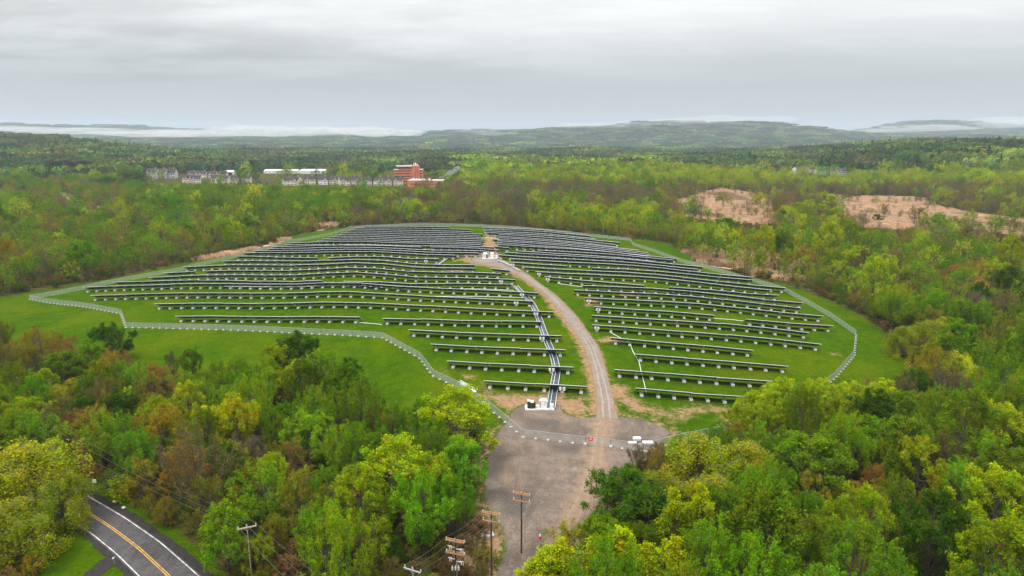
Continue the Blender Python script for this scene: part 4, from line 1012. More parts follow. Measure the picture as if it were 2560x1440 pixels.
def grow(kind, seed, lod):
    k = KIND[kind]; g = np.random.default_rng(seed * 13 + 5); Ht, R = 12.0, 5.0
    nl, nt, nf = k['n']; ls = k['ls']
    if lod == 0 and kind != 'bare': nf = int(nf * 1.55); ls *= .8
    if lod == 1: nl, nt, nf, ls = int(nl * .75), 7, max(3, nf // 3), ls * 1.75
    cbz = Ht * k['cb']; ch = Ht - cbz - k['lp'] * .3 * min(k['up'], 1)
    t = np.clip(g.beta(1.5, .95, nl), 0, 1); ph = np.arange(nl) * 2.39996 + g.normal(0, .35, nl)
    inner = np.where(g.random(nl) < .22, g.uniform(.3, .75, nl), g.uniform(.78, 1.08, nl))
    r = np.maximum(env_r(k['env'], t, ph, g) * R * inner - k['rp'] * .45, .05)
    E = np.stack([r * np.cos(ph), r * np.sin(ph), cbz + ch * t * .97 + g.normal(0, .35, nl)], 1)
    el = np.radians(g.uniform(*k['el'], nl)); z0 = np.clip(E[:, 2] - r * np.tan(el), max(.6, cbz * .55), E[:, 2] - .05)
    z0 = np.minimum(z0, Ht * .86)
    lean = g.normal(0, .25, 2)
    S = np.stack([lean[0] * (z0 / Ht) ** 2, lean[1] * (z0 / Ht) ** 2, z0], 1)
    Cc = (S + E) / 2 + np.stack([r * .12 * np.cos(ph), r * .12 * np.sin(ph), (.22 * k['dr'] - .06) * r * np.sign(k['dr'] + .01) + 0 * r], 1)
    def bez(s): return S * (1 - s) ** 2 + Cc * (2 * s * (1 - s)) + E * s ** 2
    # plumes: twigs round the outer end of every limb, leaning up and out
    ax = unit(unit(E - S) * .9 + np.array([0, 0, k['up']]) + g.normal(0, .16, (nl, 3)))[:, None]
    pl = (g.uniform(.7, 1.3, nl))[:, None, None]
    s = g.random((nl, nt)) ** .9; shp = (np.sin(np.pi * (.16 + .80 * s)) ** .75 * g.uniform(.75, 1.15, (nl, nt)))[..., None]
    B = E[:, None] + ax * (((s - .42) * k['lp'])[..., None] * pl)
    rad = g.normal(0, 1, (nl, nt, 3)); rad = unit(rad - ax * (rad * ax).sum(-1, keepdims=True))
    Tq = B + (rad * .92 + ax * .45 * (1 if k['dr'] < .5 else -.2)) * shp * k['rp'] * pl
    u = g.uniform(.12, 1.06, (nl, nt, nf, 1)) ** .8
    P = B[:, :, None] * (1 - u) + Tq[:, :, None] * u + g.normal(0, .16 if lod == 0 else .3, (nl, nt, nf, 3))
    if k['dr'] > .5: P[..., 2] -= g.exponential(1.0, (nl, nt, nf)) * k['dr']
    P = P.reshape(-1, 3); P[:, 2] = np.maximum(P[:, 2], .25)
    keep = g.random(len(P)) < 1
    V, Fq = leaves(P[keep], g, ls, .45, .62 if k['dr'] < .5 else .4)
    cl = np.repeat(np.repeat(g.uniform(.85, 1.15, nl), nt) * g.uniform(.85, 1.15, nl * nt), nf); lv = cl * g.uniform(.9, 1.1, len(cl)); hue = np.repeat(np.repeat(g.normal(0, .09, nl), nt), nf)
    lc = np.stack([lv * (1 + hue * 1.4), lv, lv * (1 - hue), np.ones(len(lv))], 1)
    # wood
    zz = np.linspace(-.5, Ht * .86, 6); tp = np.stack([lean[0] * (zz / Ht) ** 2, lean[1] * (zz / Ht) ** 2, zz], 1); rr = np.linspace(.24, .05, 6); rr[0] = .34
    wV, wF = prisms(tp[:-1], tp[1:], rr[:-1], rr[1:], 7 if lod == 0 else 4)
    VV, FF = [wV], [wF]; base = len(wV)
    pts = [bez(x) for x in ((0, .5, 1) if lod == 0 else (0, 1))]
    r0 = .02 + .045 * (1 - z0 / Ht) + .012 * r / R
    for i in range(len(pts) - 1):
        a, f = prisms(pts[i], pts[i + 1], r0 * (1 - .55 * i / (len(pts) - 1)), r0 * (1 - .55 * (i + 1) / (len(pts) - 1)), 4 if lod == 0 else 3)
        VV.append(a); FF.append(f + base); base += len(a)
    twV = None
    if lod == 0 or kind in ('bare', 'rust'):
        b2, q2 = B.reshape(-1, 3), Tq.reshape(-1, 3); n2 = len(b2); w = .022 if kind not in ('bare', 'rust') else .035
        a, f = prisms(b2, q2, np.full(n2, w), np.full(n2, w * .4), 3)
        if kind in ('bare', 'rust'):
            if kind == 'bare':
                b3 = np.repeat(b2 * .4 + q2 * .6, 3, 0); q3 = b3 + unit(np.repeat(q2 - b2, 3, 0) * .6 + g.normal(0, .8, b3.shape)) * .9
                a3, f3 = prisms(b3, q3, np.full(len(b3), .022), np.full(len(b3), .01), 3); f = np.concatenate([f, f3 + len(a)]); a = np.concatenate([a, a3])
            twV = (a, f)
        else:
            VV.append(a); FF.append(f + base)
    if twV is not None:                      # fine twigs belong to the crown of a leafless tree
        a, f = twV; lc = np.concatenate([np.repeat(lc, 4, 0), np.tile([[.95, .9, .7, 1]], (len(a), 1))]); Fq = np.concatenate([Fq, f + len(V)]); V = np.concatenate([V, a])
    else: lc = np.repeat(lc, 4, 0)
    return (np.concatenate(VV), np.concatenate(FF)), (V, Fq, lc)
def set_lc(me, lc):
    a = me.attributes.new('lc', 'FLOAT_COLOR', 'POINT'); a.data.foreach_set('color', lc.astype(np.float32).ravel())
NEAR, MID = {}, {}
VARS = {'green': 3, 'dark': 2, 'lime': 3, 'vase': 3, 'willow': 2, 'bare': 2, 'rust': 2, 'olive': 3, 'aspen': 2, 'spruce': 1}
MIDLIST = []
for kn, nv in VARS.items():
    for v in range(nv):
        (wv, wf), (lv_, lf, lc) = grow(kn, hash_ := (sum(map(ord, kn)) + 31 * v), 0)
        tm = np_mesh('trunk', wv, [wf], [M['bark']], smooth=True)
        cm = np_mesh('crown', lv_, [lf], [M['leaf']]); set_lc(cm, lc)
        NEAR.setdefault(kn, []).append((tm, cm))
        (wv, wf), (lv_, lf, lc) = grow(kn, hash_, 1)
        V = np.concatenate([wv, lv_]); mi = np.concatenate([np.zeros(len(wf), int), np.ones(len(lf), int)])
        mm = np_mesh('far_tree', V, [np.concatenate([wf, lf + len(wv)])], [M['bark'], M['leaf']], mi); set_lc(mm, np.concatenate([np.ones((len(wv), 4)), lc]))
        MID.setdefault(kn, []).append(len(MIDLIST)); MIDLIST.append(mm)

# ---- where each kind grows, by what the photograph shows over that patch of ground
def zone(u, v):
    if v > 1180 and u < 560: return dict(green=.34, vase=.2, olive=.3, rust=.04, bare=.06, dark=.06)
    if u < 1240 and v > 830:
        if v < 1000 and u < 350: return dict(green=.25, dark=.12, rust=.13, olive=.3, bare=.15, vase=.1)
        return dict(green=.2, vase=.33, lime=.16, olive=.19, rust=.05, bare=.05, dark=.04)
    if u > 1240 and v > 1080: return dict(green=.34, vase=.29, lime=.08, olive=.14, dark=.07, rust=.03, bare=.04, willow=.03)
    if u > 1640 and 780 < v: return dict(green=.3, vase=.15, olive=.25, lime=.08, rust=.07, bare=.07, dark=.08, willow=.03)
    if u > 1640 and 575 < v: return dict(olive=.34, green=.2, lime=.17, rust=.07, bare=.12, willow=.06, dark=.06) if u < 2250 else dict(olive=.34, green=.24, lime=.12, rust=.1, bare=.12, dark=.06)
    if u > 1640 and 440 < v: return dict(olive=.34, bare=.42, lime=.14, green=.1) if v > 478 else dict(lime=.5, olive=.25, green=.25)
    if 870 < u <= 1640 and v > 545: return dict(olive=.36, bare=.3, green=.2, lime=.09, dark=.05) if u < 1350 else dict(lime=.42, olive=.25, green=.2, bare=.13)
    if u <= 870 and v > 555: return dict(olive=.42, green=.26, bare=.1, lime=.1, rust=.03, dark=.07, willow=.02)
    if u <= 1000 and v > 462: return dict(dark=.22, green=.4, olive=.22, lime=.08, bare=.06, willow=.02) if u > 330 else dict(green=.36, olive=.36, bare=.14, rust=.06, dark=.08)
    if 1000 < u <= 1640 and v > 475: return dict(olive=.34, bare=.42, green=.14, lime=.1)
    if 1150 < u < 1700 and v > 412: return dict(lime=.5, green=.36, olive=.1, dark=.04)
    if v > 400: return dict(green=.34, lime=.1, olive=.26, dark=.2, bare=.1)
    return dict(green=.4, dark=.3, olive=.16, spruce=.1, bare=.04)
SIZE = {'green': (12.5, 9.5), 'dark': (12, 9), 'lime': (14, 9.5), 'vase': (13.5, 8.5), 'willow': (11, 11), 'bare': (11.5, 7), 'rust': (9, 7), 'olive': (9.5, 7.5), 'aspen': (12, 8.5), 'spruce': (15, 9)}
VIS = [(-50, 790), (100, 775), (330, 800), (335, 900), (420, 905), (500, 905), (600, 885), (650, 880), (690, 850), (790, 850), (810, 905), (905, 915), (930, 975), (1000, 1005), (1045, 1000), (1100, 980), (1170, 990), (1228, 1050), (1235, 1100),
       (1215, 1180), (1208, 1240), (1230, 1290), (1190, 1330), (1235, 1400), (1225, 1500), (1320, 1500), (1400, 1350), (1490, 1290), (1500, 1220), (1560, 1165), (1640, 1118), (1700, 1078), (1830, 1064), (1850, 1000), (1900, 950), (2080, 950), (2270, 925),
       (2230, 860), (2160, 800), (2060, 750), (1860, 695), (1700, 630), (1660, 610), (1500, 594), (1350, 578), (1200, 568), (870, 571), (690, 622), (560, 645), (130, 728), (-50, 750)]
ROADVIS = [(168, 1238), (212, 1222), (300, 1265), (420, 1340), (570, 1450), (560, 1520), (90, 1520), (120, 1440), (165, 1330)]
POLEVIS = [(545, 1292), (700, 1292), (720, 1500), (560, 1500)]
POLEVIS2 = [(1000, 1400), (1110, 1330), (1290, 1220), (1320, 1220), (1320, 1400), (1250, 1500), (1010, 1500)]
VEST = np.array(VIS); MV = ([(1690, 512), (1800, 492), (1925, 500), (1935, 566), (1850, 562), (1720, 540)], [(2130, 545), (2285, 536), (2330, 556), (2260, 568), (2130, 564)], [(2100, 508), (2280, 498), (2330, 520), (2110, 522)], [(2380, 545), (2570, 572), (2570, 590), (2400, 576)], [(1770, 640), (1835, 645), (1835, 668), (1775, 655)])
NEARCLEAR = [np.array(p) for p in (VIS, ROADVIS, POLEVIS, POLEVIS2) + MV]
_PB = {}
def pip(u, v, p):
    k = id(p)
    if k not in _PB:
        q = [(float(a), float(b)) for a, b in p]; _PB[k] = (p, q, min(a for a, b in q), max(a for a, b in q), min(b for a, b in q), max(b for a, b in q))
    _, q, x0, x1, y0, y1 = _PB[k]
    if not (x0 <= u <= x1 and y0 <= v <= y1): return False
    c = False; xj, yj = q[-1]
    for xi, yi in q:
        if (yi > v) != (yj > v) and u < (xj - xi) * (v - yi) / (yj - yi) + xi: c = not c
        xj, yj = xi, yi
    return c
TREES = []          # x, y, kind, height, diameter, tint, note
def vary(kind, g, amt=.16):
    t = np.array(TINT[kind]) * g.lognormal(0, amt) * np.array([g.lognormal(0, .13), 1, g.lognormal(0, .3)]); return tuple(float(x) for x in t)
gN = np.random.default_rng(11)
NOTE = [  # kind, crown top pixel, height, crown width, brightness, label
    ('willow', 68, 1105, 16.5, 22, 1.0, 'huge golden-green willow dome overhanging the asphalt road'),
    ('willow', 140, 1180, 12, 12, .85, 'willow skirt tree hiding the road\'s far end below the huge golden one'),
    ('willow', 15, 1260, 12, 16, .8, 'lower olive willow below the huge golden one by the road'),
    ('lime', 1140, 982, 17.5, 19.5, 1.2, 'big bright lime tree beside the gravel yard below the diagonal fence'),
    ('lime', 985, 1108, 17, 16, 1.25, 'bright lime tree with open clumps, left of the dark poles'),
    ('lime', 1075, 1150, 14, 12, 1.05, 'bright lime tree squeezed between the open clumped one and the gravel'),
    ('lime', 900, 1180, 15, 12, .95, 'lime tree hanging lower on the left flank of the open clumped one'),
    ('vase', 655, 1165, 14, 12, 1.2, 'fan-shaped fresh green tree right above the weathered pole'),
    ('vase', 775, 1040, 13, 13, 1.25, 'bright fan of upright green shoots in the middle of the left wood'),
    ('vase', 800, 885, 13, 12, 1.1, 'spiky fresh green tree just below the dark dome on the lower-left lawn'),
    ('dark', 735, 838, 14, 15, .9, 'dark green dome standing against the lower-left lawn'),
    ('dark', 872, 900, 12, 9, .9, 'narrow dark olive tree right of the spiky green one at the lawn edge'),
    ('vase', 870, 985, 11, 9, 1.1, 'pale green upright tree below the narrow dark olive one'),
    ('green', 150, 880, 12, 12, .95, 'mid-green tree among russet ones at the left edge above the wood'),
    ('dark', 268, 812, 13, 13, 1.0, 'dark green twin-headed tree at the left end of the lower-left lawn'),
    ('green', 225, 860, 11, 10, 1.2, 'brighter green tree leaning before the dark twin-headed one'),
    ('rust', 150, 830, 9, 9, .8, 'brown budding tree left of the dark twin-headed one'), ('rust', 80, 830, 9, 9, .8, 'brown budding tree at the far left lawn edge'),
    ('bare', 428, 880, 9, 4.5, .7, 'thin bare sapling on the lower-left lawn edge'), ('green', 475, 875, 9, 7, .8, 'small dark-green sapling beside the thin bare one on the lawn edge'),
    ('rust', 968, 1038, 7, 6.5, 1.25, 'vivid orange bush among green trees below the lawn'), ('rust', 920, 1028, 6.5, 7, 1.0, 'duller orange bush left of the vivid one'),
    ('rust', 390, 915, 8, 12, .85, 'wide russet thicket tree below the lawn saplings'), ('olive', 565, 912, 9, 9, 1.5, 'tan-yellow budding tree below the lawn'),
    ('lime', 485, 960, 8, 8, 1.0, 'small bright green-yellow round tree below the lawn saplings'), ('green', 545, 975, 9, 8, 1.1, 'rounded green tree right of the small bright one'),
    ('olive', 150, 965, 9, 8, 1.7, 'yellowing bush tree near the left edge of the wood'), ('lime', 60, 1000, 11, 11, .95, 'lime tree at the left edge above the huge golden willow'),
    ('lime', 390, 1000, 12, 11, .85, 'yellow-green tree in the heart of the left wood'), ('olive', 500, 1130, 9, 9, 1.6, 'mustard tree in the heart of the left wood'),
    ('vase', 620, 960, 12, 10, 1.0, 'upright green tree below the dark dome'), ('lime', 1890, 985, 12, 11, 1.2, 'leftmost lime tree overlapping the nearest right rows'),
    ('lime', 1965, 955, 13, 12, 1.3, 'tall bright lime tree hiding the right ends of the nearest rows'), ('lime', 2060, 955, 13, 11, 1.3, 'bright lime tree in front of the fence\'s lower right end'),
    ('lime', 2130, 960, 12, 10, 1.25, 'lime tree just right of the fence\'s lower right end'), ('lime', 2215, 955, 12, 11, 1.25, 'lime tree on the grass strip\'s lower end at right'),
    ('lime', 1925, 985, 12, 10, 1.2, 'lime tree just below the tall bright one at the nearest rows'), ('lime', 2010, 975, 12, 10, 1.25, 'lime tree between the two bright ones at the fence end'),
    ('lime', 1845, 1020, 10, 9, .85, 'small lime tree touching the right end of the nearest row'), ('lime', 1935, 1030, 11, 10, .85, 'lower lime tree hiding the kinked fence'), ('olive', 1860, 1055, 9, 10, 1.0, 'olive tree below the small lime one by the kinked fence'),
    ('lime', 2100, 1000, 11, 10, .8, 'yellowish tree under the lime ones at the fence end'), ('lime', 2175, 985, 12, 10, .9, 'yellow-green tree second from the grass strip\'s lower end'), ('green', 2260, 985, 12, 11, 1.0, 'green tree closing the grass strip\'s lower end'),
    ('willow', 1745, 1085, 15, 18, .95, 'wide golden willow right of the gate'), ('willow', 1860, 1105, 13, 15, .9, 'golden willow behind the wide one, further right'),
    ('willow', 1660, 1180, 11, 12, .75, 'olive willow leaning toward the gravel right of the gate'), ('willow', 1780, 1190, 12, 14, .8, 'olive willow below the wide golden one'),
    ('green', 2035, 1088, 15, 17, 1.15, 'large rounded fresh green tree right of the golden willows'), ('green', 2150, 1045, 14, 16, .95, 'large green tree behind the rounded one'),
    ('dark', 1560, 1168, 13, 13, 1.35, 'dark green tree overhanging the right edge of the gravel'), ('dark', 1625, 1215, 12, 14, 1.2, 'dark spreading tree right of the overhanging one'),
    ('aspen', 1690, 1222, 16, 15, 1.0, 'slender yellow-green aspen, left one of a pair'), ('aspen', 1757, 1212, 17, 16, 1.05, 'slender yellow-green aspen, right one of a pair'),
    ('aspen', 1362, 1382, 12, 17, 1.15, 'bright aspen at the bottom by the gravel, leftmost of its line'), ('aspen', 1400, 1352, 13, 17, 1.15, 'bright aspen at the bottom, second of its line from the gravel'),
    ('aspen', 1500, 1340, 13, 18, 1.1, 'bright aspen at the bottom, third of its line from the gravel'), ('aspen', 1560, 1322, 14, 18, 1.15, 'tallest bright aspen of the line at the bottom'),
    ('aspen', 1612, 1360, 12, 15, 1.05, 'bright aspen just right of the tallest at the bottom'), ('aspen', 1682, 1345, 13, 16, 1.05, 'bright aspen near the right end of the line at the bottom'),
    ('aspen', 1330, 1400, 10, 15, 1.1, 'short bright aspen nearest the gravel at the bottom'),
    ('olive', 1425, 1320, 9, 10, 1.2, 'grey-green half-leafed tree reaching over the gravel beside the aspens'), ('green', 1500, 1300, 10, 10, 1.1, 'rounded green tree behind the aspens by the gravel'),
    ('lime', 1765, 1340, 9, 8, .8, 'lime bush tree right of the aspen line'), ('bare', 1602, 1115, 8, 6, .6, 'bare dark tree in front of the white stacks'),
    ('willow', 2408, 888, 13, 13, 1.5, 'vivid golden-yellow dome at the right in the wood'), ('willow', 2345, 800, 13, 17, .85, 'olive-gold dome behind the vivid yellow one'), ('willow', 2260, 815, 11, 12, .8, 'olive-gold dome on the grass strip\'s right edge'),
    ('lime', 2375, 840, 11, 10, 1.1, 'lime tree between the olive-gold and vivid yellow domes'), ('rust', 2530, 790, 11, 12, 1.0, 'rust-red tree at the right edge'), ('rust', 2090, 1060, 8, 8, .8, 'russet bush among green at the right'),
    ('rust', 2190, 1170, 10, 7, .85, 'rusty slim tree in the lower right wood'), ('rust', 2330, 1230, 8, 8, .7, 'dark rust bush tree in the lower right wood'), ('rust', 2540, 1330, 9, 7, .8, 'rusty tree at the lower right edge'),
    ('bare', 2370, 1090, 12, 12, .8, 'bare grey-brown tree in the lower right wood'), ('vase', 2480, 1105, 14, 13, 1.05, 'tall feathery green tree at the right edge'),
    ('willow', 1727, 568, 15, 17, .7, 'rounded olive willow outside the fence\'s far right bend'), ('lime', 1310, 520, 14, 14, 1.0, 'bright tree behind the far fence, right of centre'),
    ('lime', 1415, 508, 16, 16, 1.15, 'bright yellow-green tree behind the far fence, tallest there'), ('lime', 1500, 512, 15, 18, 1.1, 'bright yellow-green tree right of the tallest behind the far fence'), ('lime', 1590, 515, 15, 18, 1.1, 'bright yellow-green tree at the right end behind the far fence'),
    ('dark', 605, 545, 17, 24, 1.5, 'large dark green dome left of the field\'s far corner'), ('green', 560, 552, 16, 18, 1.2, 'green dome merging into the large dark one'), ('green', 455, 556, 14, 16, 1.1, 'rounded green tree left of the large dark dome'),
    ('dark', 330, 425, 24, 44, 1.4, 'broad dark tree crown left of the pale grey houses'), ('dark', 270, 440, 22, 36, 1.4, 'broad green crown on the left shoulder of the broad dark one'),
    ('lime', 860, 485, 18, 26, .9, 'broad yellow-green crown left of the field\'s far edge'), ('lime', 760, 500, 16, 18, .8, 'yellow-green crown left of the broad one'),
    ('rust', 2405, 665, 12, 18, 1.0, 'orange-red tree in the right-hand wood'), ('lime', 2150, 620, 17, 18, 1.15, 'bright lime pair in the right-hand wood, left crown'), ('lime', 2215, 640, 16, 16, 1.1, 'bright lime pair in the right-hand wood, right crown'),
    ('aspen', 2080, 488, 22, 38, 1.1, 'tall slim yellow-green tree on the tan marsh'), ('lime', 2000, 508, 18, 20, .95, 'pale leafy tree on the tan marsh left of the slim one'), ('lime', 2052, 512, 18, 20, .95, 'pale leafy tree on the tan marsh beside the slim one'),
    ('aspen', 1960, 515, 17, 34, 1.1, 'slim pale tree at the left of the leafy group on the tan marsh'), ('bare', 1985, 512, 15, 12, .9, 'bare brown tree within the leafy group on the tan marsh'),
    ('aspen', 2025, 500, 20, 40, 1.1, 'slim pale tree in the middle of the leafy group on the tan marsh'), ('lime', 2090, 520, 16, 18, 1.0, 'low leafy tree at the right of the group on the tan marsh'),
    ('olive', 1800, 480, 11, 14, .9, 'olive bush tree at the upper left of the tan marsh'), ('aspen', 1735, 492, 16, 30, 1.0, 'slim tree at the left tip of the tan marsh'), ('olive', 1890, 490, 12, 12, .8, 'thin olive tree on the upper tan marsh'),
    ('olive', 2300, 520, 12, 18, 1.0, 'half-leafed olive tree on the right tan marsh'), ('bare', 2345, 545, 11, 18, .9, 'bare brown tree on the right tan marsh'), ('dark', 2195, 535, 7, 9, 1.3, 'small dark bush on the right tan marsh'),
    ('dark', 2130, 560, 12, 14, 1.3, 'dark round tree below the tan marsh'), ('dark', 1100, 455, 13, 17, 1.3, 'dark round tree in front of the brick annex'),
    ('dark', 1815, 545, 12, 24, 1.5, 'dark leafy tree at the front edge of the tan marsh'),
]
for kn, u, v, h, D, br, lab in NOTE:
    x, y = G(u, v, h)
    t = np.array(TINT[kn]) * br
    TREES.append((x, y, kn, h, D, tuple(float(c) for c in t), lab))
# ---- the rest of the wood
cell = {}
def near_ok(x, y, D, k=.3):
    ci, cj = int(x // 8), int(y // 8)
    for i in (-2, -1, 0, 1, 2):
        for j in (-2, -1, 0, 1, 2):
            for (a, b, d2) in cell.get((ci + i, cj + j), ()):
                if (a - x) ** 2 + (b - y) ** 2 < ((k + .32) * (D + d2) * .5) ** 2: return False
    return True
def add_cell(x, y, D): cell.setdefault((int(x // 8), int(y // 8)), []).append((x, y, D))
for t in TREES: add_cell(t[0], t[1], t[4] if t[2] not in ('aspen',) else 4)
def scatter(n, d0, d1, halfdeg, g):
    a = np.radians(g.uniform(-halfdeg, halfdeg, n)); d = np.sqrt(g.uniform(d0 * d0, d1 * d1, n)); return d * np.sin(a), d * np.cos(a)
def stand(x, y):
    q = nz(x, y, 48, 131, 3); o = np.argsort(np.argsort(q)); return (o + .5) / len(q)
def bulk(n, d0, d1, g, smul=1.0):
    xs, ys = scatter(int(n * 1.2), d0, d1, 47, g); zs = terr(xs, ys)
    U, Vv, _ = project(xs, ys, zs)
    lawn = sdist(xs, ys, LAWN); yard = sdist(xs, ys, YARD); road = dist_poly(xs, ys, RY, False); st_ = stand(xs, ys)
    mar = np.max([sdist(xs, ys, p) for p in MARSH], 0); lane = np.max([sdist(xs, ys, p) for p in LANE], 0)
    for i in range(n):
        x, y, u, v = xs[i], ys[i], U[i], Vv[i]
        w = zone(u, v); ks = list(w); pr = np.array([w[q] for q in ks]); kn = ks[min(len(ks) - 1, int(np.searchsorted(np.cumsum(pr / pr.sum()), min(.999, max(0, .62 * st_[i] + .38 * g.random())))))]
        h0, D0 = SIZE[kn]; q = g.lognormal(0, .28); h = h0 * q * g.uniform(.9, 1.12) * smul; D = D0 * q * g.uniform(.9, 1.1) * smul; fp = D if kn != 'aspen' else 4.5
        if lawn[i] > -fp * .38 or yard[i] > -fp * .3 or road[i] < 6.5 or lane[i] > -5: continue
        if mar[i] > -1 and g.random() < (.9 if mar[i] > 10 else .62) and ys[i] > 520: continue
        if mar[i] > -1 and ys[i] <= 520 and g.random() < .45: continue
        if not near_ok(x, y, fp): continue
        if d1 < 900:
            pts = [(0, 1.0), (-.36, .8), (.36, .8), (-.48, .5), (.48, .5), (0, .5), (0, .75)]; bad = False
            for a, b in pts:
                uu, vv, _ = project(x + a * fp, y, zs[i] + b * h)
                for kc, pc in enumerate(NEARCLEAR):
                    if kc in (2, 3) and ys[i] > (pE[1][1] if kc == 2 else pB[1][1]) + 2: continue
                    if pip(uu, vv, pc): bad = True
            if bad: continue
        add_cell(x, y, fp); TREES.append((x, y, kn, h, D, vary(kn, g), None))
bulk(5200, 82, 330, np.random.default_rng(21), 1.02)
bulk(2600, 82, 330, np.random.default_rng(22), .62)
bulk(5200, 330, 640, np.random.default_rng(23), 1.0)
# ---- who is an individual: the 300 largest in the picture
def shown(t):
    z = float(terr(t[0], t[1])); u, v, zc = project(t[0], t[1], z + t[3] * .8); D = t[4] if t[2] != 'aspen' else t[4] * .3
    r = F * D / 2 / zc
    if zc < 20 or u < -r * .6 or u > 2560 + r * .6 or v > 1440 + r * .2: return -1
    return r * F * t[3] / zc
sc_ = [(shown(t), i) for i, t in enumerate(TREES)]
noted = [i for i, t in enumerate(TREES) if t[6]]
rest = [i for s_, i in sorted(sc_, reverse=True) if s_ > 0 and not TREES[i][6]][:max(0, 298 - len(noted))]
IND = set(noted) | set(rest)
MARKS = [('the asphalt road', RY[3]), ('the weathered pole', np.array(pE[1])), ('the left edge of the gravel', np.array(G(1212, 1210))), ('the short fence jog', np.array(G(316, 819))),
         ('the elbow of the diagonal fence', np.array(G(956, 845))), ('the switch pole', np.array(pC[1])), ('the white pallet stacks', np.array(G(1605, 1115))), ('the traffic cone', np.array(G(1350, 1349))),
         ('the fence\'s far right corner', np.array(G(2139, 838))), ('the vivid yellow dome', np.array(G(2408, 888, 13))), ('the aspen pair', np.array(G(1725, 1220, 16))), ('the rounded fresh green tree', np.array(G(2035, 1088, 15))),
         ('the tall feathery tree at the right edge', np.array(G(2480, 1105, 14))), ('the dark dome on the lawn edge', np.array(G(735, 838, 14))), ('the huge golden willow', np.array(G(72, 1108, 15))), ('the rusty slim tree', np.array(G(2190, 1170, 10))),
         ('the vivid orange bush', np.array(G(968, 1038, 7)))]
WORD = {'green': 'mid-green rounded tree', 'dark': 'dark green dense tree', 'lime': 'yellow-green open tree', 'vase': 'fresh green upright tree', 'willow': 'golden willow', 'bare': 'bare brown twiggy tree',
        'rust': 'russet budding tree', 'olive': 'dull olive tree', 'aspen': 'slim aspen', 'spruce': 'dark spruce'}
NAMES = {'green': 'broadleaf_tree', 'dark': 'dense_tree', 'lime': 'light_green_tree', 'vase': 'upright_tree', 'willow': 'willow_tree', 'bare': 'bare_tree', 'rust': 'russet_tree', 'olive': 'olive_green_tree', 'aspen': 'aspen_tree', 'spruce': 'spruce_tree'}
lab_of = {}; grp = {}
for i in rest:
    t = TREES[i]; p = np.array(t[:2]); ds = [np.hypot(*(p - m[1])) for m in MARKS]; k = int(np.argmin(ds)); grp.setdefault((t[2], k), []).append((ds[k], i))
for (kn, k), L_ in grp.items():
    for r_, (_, i) in enumerate(sorted(L_)): lab_of[i] = ('%s nearest to %s' if r_ == 0 else ordn(r_ + 1) + ' nearest %s to %s') % (WORD[kn], MARKS[k][0])
gv = np.random.default_rng(5); FAR = []
for i, t in enumerate(TREES):
    x, y, kn, h, D, tint, lab = t; z = float(terr(x, y)); rz = float(gv.uniform(0, 6.28)); var = int(gv.integers(0, VARS[kn]))
    if i in IND:
        tm, cm = NEAR[kn][var]
        e = empty(NAMES[kn], (x, y, z), rz); e.scale = (D / 10, D / 10, h / 12); tag(e, lab or lab_of[i], 'tree', 'trees in the woods round the solar field')
        put('trunk', tm, e); c = put('crown', cm, e); c['tint'] = tint
    else: FAR.append((x, y, z - .1, D / 10, D / 10, h / 12, rz, tint, kn, var, math.hypot(x, y) < 330))
